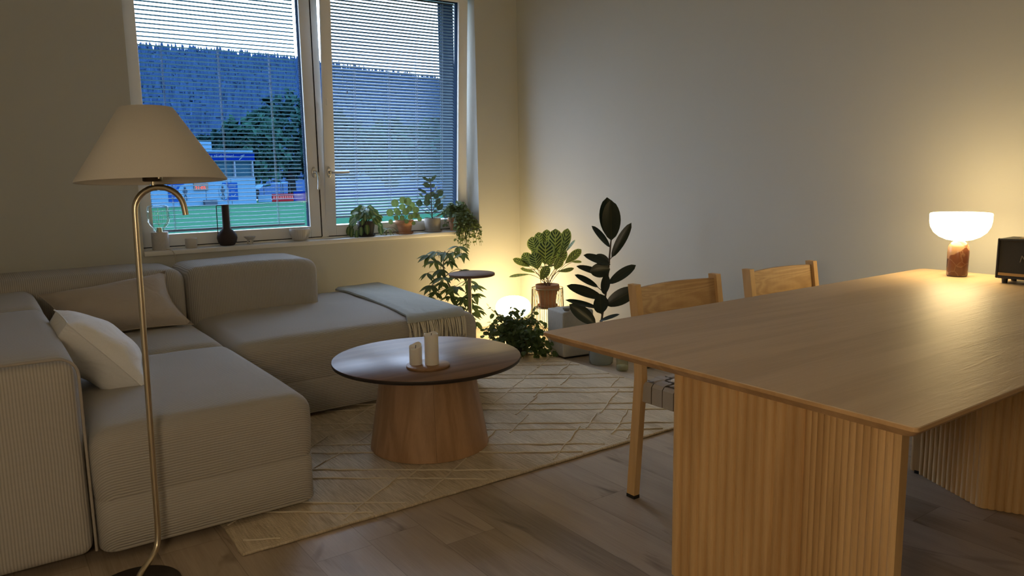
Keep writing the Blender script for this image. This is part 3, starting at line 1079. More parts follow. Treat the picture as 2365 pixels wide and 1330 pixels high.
# ------------------------------------------------------------------ rug
def rug_mat(name, c0, c1, ropes=False):
    m = new_mat(name)
    t = NT(m)
    c = t.coords()
    x, y, z = t.xyz(c)
    wv = t.noise(t.mapping(c, (150, 9, 1)), 1.0, 4, 0.65)
    big = t.noise(t.mapping(c, (14, 2.5, 1)), 1.0, 3)
    s = t.math('SINE', t.math('MULTIPLY', t.math('ADD', y, t.math('MULTIPLY', wv, 0.012)), 2 * pi / 0.013))
    f = t.math('ADD', t.math('MULTIPLY', wv, 0.7), t.math('MULTIPLY', big, 0.3))
    col = t.ramp(f, [(0.34, c0), (0.62, c1)])
    h = t.math('ADD', t.math('MULTIPLY', s, 0.16), wv)
    fine = t.noise(t.mapping(c, (500, 500, 1)), 1.0, 2)
    nm = t.bump(h, 0.9, 0.004)
    nm = t.bump(fine, 0.5, 0.002, nm)
    t.done(t.bsdf(col, 0.95, 0, nm, 0.1))
    return m
m_rug = rug_mat('woven_jute_wool', (0.40, 0.320, 0.215), (0.70, 0.590, 0.430))
m_rope = plain('cream_raised_yarn', (0.62, 0.535, 0.395), 0.95, 0, 0.8, 220)
rug = thing('rug', 'beige woven rug with raised diamond lines under the coffee table', 'rug', (1.78, 3.2, 0))
RX0, RX1, RY0, RY1 = 0.592, 2.968, 2.325, 4.02
random.seed(5)
NX, NY = 110, 70
mb = MB()
def edge_w(k):
    return 0.004 * noise.noise((k * 9.1, 0.3, 0.7)) + 0.003 * noise.noise((k * 31.0, 1.3, 0.7))
def rp(i, j, top):
    u, v = i / NX, j / NY
    x = RX0 + (RX1 - RX0) * u
    y = RY0 + (RY1 - RY0) * v
    if j in (0, NY): y += edge_w(x)
    if i in (0, NX): x += edge_w(y + 7)
    z = (0.011 + 0.0016 * noise.noise((x * 7, y * 7, 0)) + 0.0012 * noise.noise((x * 40, y * 40, 0))) if top else 0.001
    if top and (i in (0, NX) or j in (0, NY)): z *= 0.8
    return (x, y, z)
mb.add([rp(i, j, True) for j in range(NY + 1) for i in range(NX + 1)], [(j * (NX + 1) + i, j * (NX + 1) + i + 1, (j + 1) * (NX + 1) + i + 1, (j + 1) * (NX + 1) + i) for j in range(NY) for i in range(NX)], True)
per = [(i, 0) for i in range(NX)] + [(NX, j) for j in range(NY)] + [(NX - i, NY) for i in range(NX)] + [(0, NY - j) for j in range(NY)]
P = len(per)
mb.add([rp(i, j, False) for i, j in per] + [rp(i, j, True) for i, j in per], [(q, (q + 1) % P, P + (q + 1) % P, P + q) for q in range(P)])
wb(mb, 'woven_field', m_rug, rug)
mb = MB()
def rope(p, d, L):
    pts = []
    n = int(L / 0.02)
    nx, ny = -d[1], d[0]
    for i in range(n + 1):
        s = L * i / n
        w = 0.011 * noise.noise((p[0] * 3 + s * 7, p[1] * 5, 3.1)) + 0.004 * noise.noise((p[0] * 9 + s * 30, p[1] * 5, 7.1)) + 0.0012 * sin(s * 260)
        x, y = p[0] + d[0] * s + nx * w, p[1] + d[1] * s + ny * w
        if RX0 + .015 < x < RX1 - .015 and RY0 + .015 < y < RY1 - .015:
            pts.append((x, y, 0.0130 + 0.0012 * sin(s * 300)))
        else:
            if len(pts) > 2: mb.tube(pts, 0.0035, 5)
            pts = []
    if len(pts) > 2: mb.tube(pts, 0.0035, 5)
aA, aB = radians(-37.5), radians(35.0)
dA, dB = (cos(aA), sin(aA)), (cos(aB), sin(aB))
for k in range(-16, 18):
    c = k * 0.235 + (0.06 if k % 2 else -0.03) + random.uniform(-.015, .015)
    # family A lines, offset along the normal
    n = (-dA[1], dA[0])
    ox, oy = 1.80 + n[0] * c * 0.62, 3.0 + n[1] * c * 0.62
    s0, s1 = (random.uniform(0, .3), random.uniform(0, .3)) if k % 3 == 0 else (0, 0)
    rope((ox - dA[0] * 3.0, oy - dA[1] * 3.0), dA, 6.0)
for k in range(-12, 14):
    c = k * 0.27 + (0.05 if k % 2 else -0.04) + random.uniform(-.02, .02)
    n = (-dB[1], dB[0])
    ox, oy = 1.80 + n[0] * c, 3.0 + n[1] * c
    s = -3.0
    while s < 3.0:
        L0 = random.uniform(0.22, 0.6)
        sh = random.uniform(-.05, .05)
        rope((ox + dB[0] * s + n[0] * sh, oy + dB[1] * s + n[1] * sh), dB, L0)
        s += L0 + random.uniform(-.03, .05)
wb(mb, 'raised_lines', m_rope, rug)
mb = MB()
for y in (RY0, ):
    pts = [(RX0 + (RX1 - RX0) * i / 200, y + edge_w(RX0 + (RX1 - RX0) * i / 200), 0.007 + 0.0012 * sin(i * 2.1)) for i in range(201)]
    mb.tube(pts, 0.0052, 6)
wb(mb, 'bound_edge', m_rug, rug)

# ------------------------------------------------------------------ coffee table
m_top = wood('walnut_oak_top', (0.155, 0.088, 0.052), (0.27, 0.165, 0.105), 'x', 1.0, 0.40, 3.0, 0.10, 0.8, 0.6)
m_drum = wood('oak_drum_veneer', (0.30, 0.165, 0.078), (0.47, 0.28, 0.145), 'z', 1.0, 0.45, 4.0, 0.15)
m_edge = plain('dark_table_edge', (0.022, 0.015, 0.011), 0.45)
ct = thing('coffee_table', 'round oak coffee table with a drum base on the rug', 'coffee table', (1.548, 2.838, 0.012))
mb = MB(); mb.lathe([(0.0, 0.3885), (0.403, 0.3885), (0.4035, 0.3875), (0.4035, 0.3865)], 96); mb.build('tabletop', m_top, ct)
mb = MB(); mb.lathe([(0.30, 0.366), (0.388, 0.367), (0.401, 0.372), (0.4045, 0.380), (0.4035, 0.3865)], 96, cap=True); mb.build('dark_rim', m_edge, ct)
mb = MB(); mb.lathe([(0.256, 0.001), (0.2555, 0.01), (0.196, 0.367)], 96); mb.build('drum_base', m_drum, ct)
mb = MB()
sa = radians(-113)
mb.add([(0.2566 * cos(sa - .002), 0.2566 * sin(sa - .002), 0.004), (0.2566 * cos(sa + .002), 0.2566 * sin(sa + .002), 0.004), (0.2025 * cos(sa + .0022), 0.2025 * sin(sa + .0022), 0.33), (0.2025 * cos(sa - .0022), 0.2025 * sin(sa - .0022), 0.33)], [(0, 1, 2, 3)])
mb.build('veneer_joint', plain('dark_joint_line', (0.10, 0.055, 0.03), 0.6), ct)  # thin dark line where the drum veneer meets

m_tray = wood('oak_tray', (0.20, 0.10, 0.045), (0.33, 0.19, 0.09), 'x', 3.0, 0.5, 3.0)
TZ = 0.012 + 0.3885
tr = MB(); tr.lathe([(0.086, 0.0), (0.0885, 0.002), (0.0885, 0.009), (0.087, 0.011), (0.0, 0.011)], 48, cap=True)
tr = tr.build('candle_tray', m_tray, None, (1.462, 2.675, TZ))
tag(tr, 'small round wooden tray under the candles on the coffee table', 'tray')
def wax(name):
    m = new_mat(name)
    t = NT(m)
    p = t.n('ShaderNodeBsdfPrincipled')
    p.inputs['Base Color'].default_value = (0.78, 0.755, 0.70, 1)
    p.inputs['Roughness'].default_value = 0.42
    p.inputs['Subsurface Weight'].default_value = 0.4
    p.inputs['Subsurface Radius'].default_value = (0.02, 0.015, 0.01)
    t.done(p.outputs[0])
    return m
m_wax = wax('ivory_wax')
def candle(x, y, r, h, tilt, label):
    t = thing('pillar_candle', label, 'candle', (x, y, TZ + 0.011), group='pillar candles on the wooden tray')
    mb = MB()
    seg = 32
    prof = [(r * .97, 0), (r, .003), (r, h - .006), (r * .97, h), (r * .90, h - .002), (r * .78, h - .009), (0.001, h - .012)]
    vs, fs = [], []
    for i, (rr, zz) in enumerate(prof):
        for k in range(seg):
            a = 2 * pi * k / seg
            dz = (tilt * cos(a - 0.6) + 0.0025 * sin(3 * a)) * (1 if i in (2, 3, 4) else 0.5 if i == 5 else 0)
            vs.append((rr * cos(a), rr * sin(a), zz + dz))
    for i in range(len(prof) - 1):
        for k in range(seg):
            a, b = i * seg + k, i * seg + (k + 1) % seg
            fs.append((a, b, b + seg, a + seg))
    mb.add(vs, fs, True)
    mb.add([vs[k] for k in range(seg)], [list(reversed(range(seg)))])
    mb.build('wax_body', m_wax, t)
    mb = MB(); mb.tube([(0, 0, h - .013), (.001, 0, h - .006), (.003, .001, h + .001)], 0.0013, 6); mb.build('wick', m_black, t)
    return t
candle(1.474, 2.663, 0.0285, 0.127, 0.002, 'tall ivory pillar candle on the round wooden tray')
candle(1.4225, 2.704, 0.0262, 0.078, 0.008, 'short burnt-down pillar candle on the round wooden tray')

# ------------------------------------------------------------------ floor lamp
m_brass = plain('brushed_brass', (0.62, 0.54, 0.39), 0.30, 1.0)
m_bronze = plain('dark_bronze_base', (0.035, 0.024, 0.016), 0.4, 0.3)
m_shade = cloth('linen_lamp_shade', (0.58, 0.54, 0.47), 500, 0.15)
fl = thing('floor_lamp', 'unlit brass floor lamp with a conical linen shade', 'floor lamp', (0.285, 2.315, 0))
mb = MB(); mb.lathe([(0.118, 0.0005), (0.121, 0.003), (0.121, 0.010), (0.118, 0.013), (0.0, 0.013)], 48); mb.build('base', m_bronze, fl)
px, py = 0.083, 0.078
pts = bez((0.0, -0.01, 0.012), (0.0, -0.005, 0.045), (px * .55, py * .5, 0.052), (px * .8, py * .78, 0.072), 8)[:-1]
pts += bez((px * .8, py * .78, 0.072), (px * .97, py * .95, 0.085), (px, py, 0.12), (px, py, 0.18), 8)
pts += [(px + .0015 * i, py, 0.18 + (1.085 - .18) * i / 10) for i in range(1, 11)]
ax, az, ar = px + .015 + 0.0665, 1.085, 0.0665
pts += [(ax - ar * cos(a), py, az + ar * sin(a)) for a in [pi * i / 16 for i in range(1, 16)]]
pts += [(ax + ar + .001, py, az - 0.004), (ax + ar + .002, py, az - .016)]
mb = MB(); mb.tube(pts, 0.0085, 14); mb.build('pole', m_brass, fl)
sx, sz = ax - 0.013, 1.178
mb = MB(); mb.cyl((sx, py, az + ar + .004), (sx, py, az + ar + .022), 0.005, seg=10); mb.build('stem', m_brass, fl)
mb = MB(); mb.lathe([(0.023, az + ar + .016), (0.027, az + ar + .018), (0.027, az + ar + .07), (0.016, az + ar + .085)], 20, (sx, py, 0)); sk = mb.build('socket', m_bronze, fl)
mb = MB(); mb.cyl((sx + .012, py - .022, az + ar + .024), (sx + .012, py - .022, az + ar + .046), 0.0045, seg=10); mb.build('switch', m_brass, sk)
mb = MB()
prof = [(0.200, 0.0), (0.201, 0.002), (0.0715, 0.206), (0.0695, 0.206), (0.197, 0.002)]
Tm = Matrix.Rotation(radians(1.6), 3, 'Y') @ Matrix.Rotation(0, 3, 'X')
td = Vector((sin(radians(10)), cos(radians(10)), 0))
Tm = Matrix.Rotation(radians(-3.2), 3, Vector((cos(radians(10)), -sin(radians(10)), 0))) @ Matrix.Rotation(radians(-0.4), 3, td)
mb.lathe(prof, 64, (sx, py, sz - 0.010), False, True, Tm)
mb.lathe([(0.069, 0.200), (0.003, 0.200)], 32, (sx, py, sz - 0.010), False, True, Tm)
mb.build('lamp_shade', m_shade, fl)
mb = MB()
for a in (0, 2 * pi / 3, 4 * pi / 3):
    q = Tm @ Vector((0.069 * cos(a), 0.069 * sin(a), 0.199))
    mb.tube([(sx, py, az + ar + .085), (sx + q.x, py + q.y, sz - .010 + q.z)], 0.0016, 6)
mb.build('shade_carrier', m_brass, fl)
# ================================================================== dining table
def lacquered_top():
    m = wood('oiled_oak_top', (0.40, 0.280, 0.165), (0.55, 0.405, 0.255), 'x', 0.7, 0.48, 3.0, 0.4, 0.6, 0.8)
    t = NT.__new__(NT); t.t = m.node_tree
    pb = [n for n in m.node_tree.nodes if n.type == 'BSDF_PRINCIPLED'][0]
    old = pb.inputs['Normal'].links[0].from_socket
    c = t.coords()
    r1 = t.noise(t.mapping(c, (7, 46, 1), (0, 0, radians(6))), 1.0, 3, 0.5, 1.4)
    t.l(t.bump(r1, 0.55, 0.0016, old), pb.inputs['Normal'])
    return m
m_oak_top = lacquered_top()
m_oak = wood('oiled_oak', (0.50, 0.300, 0.120), (0.70, 0.455, 0.205), 'z', 1.0, 0.5, 4.0, 0.2)
m_oak_edge = wood('oak_edge', (0.33, 0.19, 0.08), (0.47, 0.29, 0.135), 'x', 1.0, 0.45, 4.0, 0.2)
m_oak_back = wood('oak_bent_back', (0.36, 0.205, 0.08), (0.56, 0.36, 0.165), 'x', 1.5, 0.42, 9.0, 0.2)
TX0, TX1, TY0, TY1 = 1.256, 3.318, 0.612, 1.640
dt = thing('dining_table', 'long oak dining table on fluted chevron pedestals', 'dining table', ((TX0 + TX1) / 2, (TY0 + TY1) / 2, 0))
def slab_outline(inset, rc):
    pts = []
    for (cx, cy, a0) in ((TX1 - inset, TY1 - inset, 0), (TX0 + inset, TY1 - inset, 90), (TX0 + inset, TY0 + inset, 180), (TX1 - inset, TY0 + inset, 270)):
        r = rc if cx > 2 else rc * 0.35
        sx = -1 if cx > 2 else 1
        sy = -1 if cy > 1.1 else 1
        for i in range(7):
            a = radians(a0 + 90 * i / 6)
            pts.append((cx + sx * r + r * cos(a), cy + sy * r + r * sin(a)))
    return pts
mb = MB()
layers = [(0.060, 0.7125, .05), (0.019, 0.7145, .04), (0.0, 0.7312, .03), (0.0, 0.7385, .03)]
rows = [[(x, y, z) for x, y in slab_outline(i, r)] for i, z, r in layers]
n = len(rows[0])
for a, b in zip(rows, rows[1:]):
    mb.add(a + b, [(k, (k + 1) % n, n + (k + 1) % n, n + k) for k in range(n)])
mb.add(rows[0], [list(reversed(range(n)))])
edge = wb(mb, 'bevelled_edge', m_oak_edge, dt)
mb = MB()
rows = [[(x, y, z) for x, y in slab_outline(i, r)] for i, z, r in ((0.0, 0.7385, .03), (0.0015, 0.74, .03))]
mb.add(rows[0] + rows[1], [(k, (k + 1) % n, n + (k + 1) % n, n + k) for k in range(n)])
mb.add(rows[1], [list(range(n))])
wb(mb, 'tabletop', m_oak_top, dt)
def pedestal(fx, fy, ex, half, sgn):
    """V-shaped fluted panel, the fold pointing to the middle of the table"""
    pitch, r = 0.0245, 0.0062
    mb = MB()
    A, F, B = Vector((ex, fy + half)), Vector((fx, fy)), Vector((ex, fy - half))
    th = 0.045
    def fluted(p, q, out, plain_end=False):
        d = (q - p); L = d.length; d = d / L
        nrm = Vector(out)
        pts = []
        k = int(round(L / pitch)); w = L / k
        for i in range(k):
            for j in range(7):
                s = (i + j / 6 if j < 6 else i + 1) * w
                t = j / 6
                h = r * (sin(pi * t) ** 0.75) if 0 < t < 1 else 0
                if j < 6 or i == k - 1:
                    pts.append(p + d * s + nrm * (h - 0.004))
        return pts
    def perp(p, q):
        d = (q - p).normalized()
        return Vector((-d.y, d.x))
    n1, n2 = perp(A, F), perp(F, B)
    if n1.x > 0: n1 = -n1
    if n2.x > 0: n2 = -n2
    front = fluted(A, F, n1) + fluted(F, B, n2)[1:]
    back1 = fluted(B + Vector((th, 0)), F + Vector((th, 0)), -n2)
    back2 = fluted(F + Vector((th, 0)), A + Vector((th, 0)), -n1)
    poly = [tuple(p) for p in front + back1 + back2]
    mb.prism(poly, 0.002, 0.7125)
    # smooth shading off; planar caps from the outline
    return wb(mb, 'fluted_pedestal', m_oak, dt)
pedestal(1.716, 1.122, 1.572, 0.322, 1)
pedestal(2.748, 1.113, 2.905, 0.322, -1)

# ------------------------------------------------------------------ chairs
m_strap = cloth('grey_leather_strap', (0.40, 0.36, 0.315), 200, 0.12)
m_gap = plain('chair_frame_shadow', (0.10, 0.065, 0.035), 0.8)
def make_chair(label, loc, rz):
    """local: x along the width, seat reaches to -y, back at +y"""
    t = thing('dining_chair', label, 'chair', loc, rz, 'oak dining chairs along the wall side of the table')
    W2, D = 0.211, 0.47
    def bar(pts, w, d, name, mat=m_oak):
        mb = MB()
        vs, fs = [], []
        for (x, y, z) in pts:
            vs += [(x - w / 2, y - d / 2, z), (x + w / 2, y - d / 2, z), (x + w / 2, y + d / 2, z), (x - w / 2, y + d / 2, z)]
        for i in range(len(pts) - 1):
            for k in range(4):
                a, b = 4 * i + k, 4 * i + (k + 1) % 4
                fs.append((a, b, b + 4, a + 4))
        m = 4 * (len(pts) - 1)
        fs += [(3, 2, 1, 0), (m, m + 1, m + 2, m + 3)]
        mb.add(vs, fs)
        return mb.build(name, mat, t)
    for sx in (-1, 1):
        x = sx * W2
        lg = bar([(x, 0.035, 0.012), (x, 0.0, 0.455), (x, 0.008, 0.60), (x, 0.036, 0.783)], 0.026, 0.038, 'leg')
        mb = MB(); mb.box((x - .0137, 0.0155, 0.0), (x + .0137, 0.0545, 0.013)); mb.build('foot_cap', m_black, lg)
        lg = bar([(x * .93, -D - .02, 0.012), (x * .95, -D + .02, 0.452)], 0.034, 0.046, 'leg')
        mb = MB(); mb.box((x * .93 - .0175, -D - .043, 0.0), (x * .93 + .0175, -D + .003, 0.013)); mb.build('foot_cap', m_black, lg)
    # seat frame
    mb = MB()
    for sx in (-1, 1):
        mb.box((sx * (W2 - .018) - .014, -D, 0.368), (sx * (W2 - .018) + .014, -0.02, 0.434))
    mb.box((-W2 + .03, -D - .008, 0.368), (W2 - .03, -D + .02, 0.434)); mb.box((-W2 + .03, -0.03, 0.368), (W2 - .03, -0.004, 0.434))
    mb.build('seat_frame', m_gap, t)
    # woven straps, each running over the frame and down its outer faces
    mb = MB()
    ns = 9
    sw = (D - .01) / ns
    wx = (2 * W2 - .03) / 9
    def strap(pts, wdir, w):
        vs, fs = [], []
        for p in pts:
            p = Vector(p)
            vs += [p - Vector(wdir) * w / 2, p + Vector(wdir) * w / 2]
        for i in range(len(pts) - 1):
            fs.append((2 * i, 2 * i + 1, 2 * i + 3, 2 * i + 2))
        mb.add(vs, fs, False)
    xo, yo0, yo1 = W2 + .004, -D - .012, 0.0
    for k in range(ns):
        y = -D + .005 + sw * (k + .5)
        pts = [(-xo, y, 0.372), (-xo, y, 0.432), (-xo + .01, y, 0.443)]
        for j in range(9):
            up = 1 if (k + j) % 2 else -1
            xx = -W2 + .015 + wx * (j + .5)
            pts += [(xx - wx * .28, y, 0.444 + .0035 * up), (xx + wx * .28, y, 0.444 + .0035 * up)]
        pts += [(xo - .01, y, 0.443), (xo, y, 0.432), (xo, y, 0.372)]
        strap(pts, (0, 1, 0), sw * .94)
    for j in range(9):
        x = -W2 + .015 + wx * (j + .5)
        pts = [(x, yo0, 0.372), (x, yo0, 0.432), (x, yo0 + .01, 0.4425)]
        for k in range(ns):
            up = -1 if (k + j) % 2 else 1
            y = -D + .005 + sw * (k + .5)
            pts += [(x, y - sw * .28, 0.444 + .0035 * up), (x, y + sw * .28, 0.444 + .0035 * up)]
        pts += [(x, yo1 - .02, 0.4425)]
        strap(pts, (1, 0, 0), wx * .94)
    mb.build('woven_seat', m_strap, t)
    # bent back panel between the rear posts
    mb = MB()
    N = 16
    rows = []
    for zz, yb in ((0.625, 0.012), (0.69, 0.019), (0.768, 0.031)):
        for face in (0, 1):
            rows.append([(-W2 + .014 + (2 * W2 - .028) * i / N, yb - .004 + face * .014 + 0.019 * sin(pi * i / N), zz + 0.004 * sin(pi * i / N)) for i in range(N + 1)])
    order = [rows[0], rows[2], rows[4], rows[5], rows[3], rows[1]]
    vs = [p for r_ in order for p in r_]
    fs = []
    for a in range(6):
        b = (a + 1) % 6
        for i in range(N):
            fs.append((a * (N + 1) + i, a * (N + 1) + i + 1, b * (N + 1) + i + 1, b * (N + 1) + i))
    mb.add(vs, fs, False)
    mb.build('back_panel', m_oak_back, t)
    return t
ch1 = make_chair('oak dining chair with woven seat at the near end of the table', (2.080, 1.872, 0), 0.0)
ch2 = copy_tree(ch1)
ch2.location = (2.702, 1.872, 0)
ch2.rotation_euler = (0, 0, radians(0))
ch2['label'] = 'oak dining chair beside the lit bowl lamp end of the table'

bk = thing('booklet', 'white booklet lying on the woven seat of the near dining chair', 'booklet', (2.075, 1.63, 0.4485), radians(8))
m_paper = plain('white_paper', (0.72, 0.71, 0.68), 0.6)
mb = MB(); mb.rbox((-0.13, -0.17, 0.002), (0.12, 0.17, 0.010), 0.002, 2); mb.build('cover', m_paper, bk)
mb = MB(); mb.box((-0.06, -0.02, 0.0101), (-0.035, -0.012, 0.0104)); mb.build('small_print', m_black, bk)

# ------------------------------------------------------------------ lit bowl lamp on the table
WARM = (1.0, 0.73, 0.34)
m_bowl = emit('lit_opal_glass', WARM, BOWL_POWER)
m_globe = emit('lit_opal_globe', WARM, GLOBE_POWER)
def marble(name, base, dark, light, scale):
    m = new_mat(name)
    t = NT(m)
    c = t.coords()
    w = t.n('ShaderNodeTexVoronoi', feature='F1')
    ns = t.n('ShaderNodeTexNoise'); ns.inputs['Scale'].default_value = scale * .8; ns.inputs['Detail'].default_value = 4
    t.l(c, ns.inputs['Vector'])
    vm = t.n('ShaderNodeVectorMath', operation='MULTIPLY_ADD')
    t.l(ns.outputs['Color'], vm.inputs[0]); vm.inputs[1].default_value = (0.05, 0.05, 0.05); t.l(c, vm.inputs[2])
    t.l(vm.outputs[0], w.inputs['Vector']); w.inputs['Scale'].default_value = scale
    e = t.n('ShaderNodeTexVoronoi', feature='DISTANCE_TO_EDGE')
    t.l(vm.outputs[0], e.inputs['Vector']); e.inputs['Scale'].default_value = scale
    rnd = t.xyz(w.outputs['Color'])[0]
    col = t.ramp(rnd, [(0.0, dark), (0.55, base), (0.78, base), (0.80, light), (1.0, light)])
    vein = t.ramp(e.outputs['Distance'], [(0.0, (1, 1, 1)), (0.05, (0, 0, 0))])
    col = t.mix(t.math('MULTIPLY', vein, 0.45), col, light)
    n2 = t.noise(t.mapping(c, (60, 60, 60)), 1.0, 4)
    col = t.mix(t.math('MULTIPLY', n2, 0.4), col, dark)
    t.done(t.bsdf(col, 0.25, 0, None, 0.5))
    return m
m_marble = marble('red_brown_marble', (0.17, 0.062, 0.030), (0.085, 0.028, 0.015), (0.36, 0.22, 0.13), 21)
bl = thing('table_lamp', 'lit table lamp with opal bowl on a red-brown marble base', 'table lamp', (3.175, 1.432, 0.74))
S = 0.0262
mb = MB(); mb.lathe([(0.034, 0.0), (0.034, 0.003)], 32); mb.build('felt_foot', m_black, bl)
mb = MB(); mb.lathe([(0.0365, 0.003), (0.0375, 0.006), (0.0388, 0.095), (0.0365, 0.119), (0.0285, 0.133), (0.018, 0.1395)], 40); mb.build('marble_base', m_marble, bl)
prof = [(0.006, 0.1275), (0.020, 0.129), (0.045, 0.134), (0.070, 0.145), (0.090, 0.162), (0.102, 0.184), (0.106, 0.205), (0.1065, 0.231), (0.105, 0.235), (0.100, 0.2365), (0.0, 0.2365)]
prof = [(r_ * 1.02, 0.139 + (z - 0.1275) * 1.018) for r_, z in prof]
mb = MB(); mb.lathe(prof, 48); mb.build('opal_bowl', m_bowl, bl)

# ------------------------------------------------------------------ speaker
m_tolex = plain('black_textured_case', (0.016, 0.014, 0.012), 0.6, 0, 0.6, 500)
m_grille = plain('charcoal_grille_cloth', (0.050, 0.047, 0.036), 0.85, 0, 0.8, 900, None, 0.4)
m_gold = plain('brass_strip', (0.55, 0.40, 0.22), 0.35, 1.0)
m_script = plain('metallic_script', (0.30, 0.28, 0.22), 0.35, 0.8)
sp = thing('speaker', 'black retro speaker with grille cloth cut by the right frame edge', 'speaker', (3.10, 1.135, 0.74), radians(-88))
# local: x along the front (to the right seen from the room), -y towards the viewer
HW, DP, H0, H1 = 0.125, 0.12, 0.018, 0.166
mb = MB(); mb.rbox((-HW, 0.0, H0), (HW, DP, H1), 0.012, 4, (1, 1, 1)); mb.build('case', m_tolex, sp)
mb = MB()
for a, b in (((-HW, -.006, H0), (-HW + .009, .004, H1)), ((HW - .009, -.006, H0), (HW, .004, H1)), ((-HW + .006, -.006, H1 - .009), (HW - .006, .004, H1)), ((-HW + .006, -.006, H0), (HW - .006, .004, H0 + .010))):
    mb.rbox(a, b, 0.004, 3, (1, 1, 1))
mb.build('front_rim', m_tolex, sp)
mb = MB(); mb.box((-HW + .008, -.002, H0 + .022), (HW - .008, .002, H1 - .008)); gr = mb.build('grille', m_grille, sp)
mb = MB(); mb.box((-HW + .008, -.003, H0 + .011), (HW - .008, .002, H0 + .0215)); mb.build('metal_strip', m_gold, sp)
text_obj('script_lettering', 'Marshall', 0.034, m_script, gr, Matrix.Translation((-0.050, -0.004, 0.082)) @ Matrix.Rotation(radians(8), 4, 'Y').inverted() @ RXM, 0.0012, 'LEFT', 0.35)
mb = MB(); mb.rbox((-0.07, 0.035, H1 - .002), (0.07, 0.085, H1 + .002), 0.002, 2); mb.build('control_plate', m_gold, sp)
for fx in (-HW + .028, HW - .028):
    for fy in (0.012, DP - .022):
        mb = MB(); mb.cyl((fx, fy, 0), (fx, fy, H0 + .001), 0.009, 0.011, 14); mb.build('foot', m_black, sp)

# ------------------------------------------------------------------ added fill pendant, unseen, hung beside the camera
pd = thing('fill_pendant', 'added globe pendant lamp for warm fill, unseen beside the camera', 'pendant lamp', (-0.34, 0.12, 1.20))
m_fill_pendant = emit('fill_pendant_glow', (1.0, 0.77, 0.50), FILL_POWER)
mb = MB(); mb.sphere((0, 0, 0), 0.14, 24, 16); mb.build('fill_pendant_globe', m_fill_pendant, pd)
mb = MB(); mb.cyl((0, 0, 0.135), (0, 0, 0.19), 0.035, seg=16); mb.build('fill_pendant_fitting', m_brass, pd)
mb = MB(); mb.cyl((0, 0, 0.19), (0, 0, ZC - 1.20), 0.003, seg=8); mb.build('cable', m_black, pd)
# ================================================================== plants and corner things
m_terra = plain('terracotta', (0.46, 0.235, 0.125), 0.85, 0, 0.3, 80, 0.2, 0.15)
m_soil = plain('potting_soil', (0.03, 0.021, 0.014), 0.95, 0, 0.8, 120)
m_blackpot = plain('black_glazed_pot', (0.022, 0.018, 0.017), 0.45)
m_greypot = plain('grey_stoneware', (0.33, 0.305, 0.265), 0.7, 0, 0.2, 90, None, 0.1)
m_stem = plain('brown_stem', (0.075, 0.050, 0.028), 0.7)
m_gstem = plain('green_stem', (0.10, 0.13, 0.04), 0.6)
m_rubberleaf = leafmat('rubber_plant_leaf', (0.016, 0.026, 0.016), (0.05, 0.045, 0.02), 0.28, 0.04)
m_calleaf = leafmat('striped_prayer_leaf', (0.30, 0.38, 0.10), (0.022, 0.045, 0.018), 0.45, 0.3, stripes=True)
m_schef = leafmat('umbrella_tree_leaf', (0.085, 0.135, 0.055), (0.14, 0.18, 0.07), 0.55, 0.38)
m_ivy = leafmat('ivy_leaf', (0.075, 0.125, 0.045), (0.18, 0.24, 0.09), 0.45, 0.42)
m_creep = leafmat('creeping_leaf', (0.15, 0.205, 0.075), (0.24, 0.30, 0.13), 0.5, 0.42)
m_pilea = leafmat('pilea_leaf', (0.20, 0.27, 0.075), (0.30, 0.36, 0.14), 0.35, 0.3)
m_brasil = leafmat('variegated_heart_leaf', (0.30, 0.36, 0.12), (0.1, 0.1, 0.1), 0.5, 0.3, False, False, (0.14, (0.095, 0.17, 0.055)))
m_ficus = leafmat('young_fig_leaf', (0.085, 0.125, 0.060), (0.17, 0.21, 0.11), 0.35, 0.2)

def keep_in(b, d, L, ymax=0.062):
    if b.y + d.normalized().y * L > ymax:
        d = Vector((d.x, -abs(d.y) * .4 - .05, d.z))
        b = Vector((b.x, min(b.y, ymax - .01), b.z))
    return b, d
def pot_parts(t, r0, r1, h, mat, rim=None, saucer=None, soil=True, smat=None):
    z0 = 0.0
    if saucer:
        sr, sh = saucer
        mb = MB(); mb.lathe([(sr * .86, 0), (sr, sh * .5), (sr * 1.02, sh), (sr * .97, sh), (sr * .9, sh * .55), (0, sh * .5)], 36); mb.build('saucer', smat or mat, t)
        z0 = sh * .5
    prof = [(r0, z0), (r0 + (r1 - r0) * .5, z0 + h * .5)]
    if rim:
        rr, rh = rim
        prof += [(r1 * .985, z0 + h - rh), (rr, z0 + h - rh), (rr * 1.01, z0 + h), (rr * .90, z0 + h), (r1 * .88, z0 + h - rh * 1.2)]
    else:
        prof += [(r1, z0 + h - .002), (r1 * .985, z0 + h), (r1 * .93, z0 + h), (r1 * .9, z0 + h * .8)]
    mb = MB(); mb.lathe(prof, 40); mb.build('pot', mat, t)
    if soil:
        mb = MB(); mb.lathe([(r1 * .9, z0 + h * .86), (r1 * .5, z0 + h * .885), (0, z0 + h * .88)], 24); mb.build('soil', m_soil, t)
    return z0 + h * .88

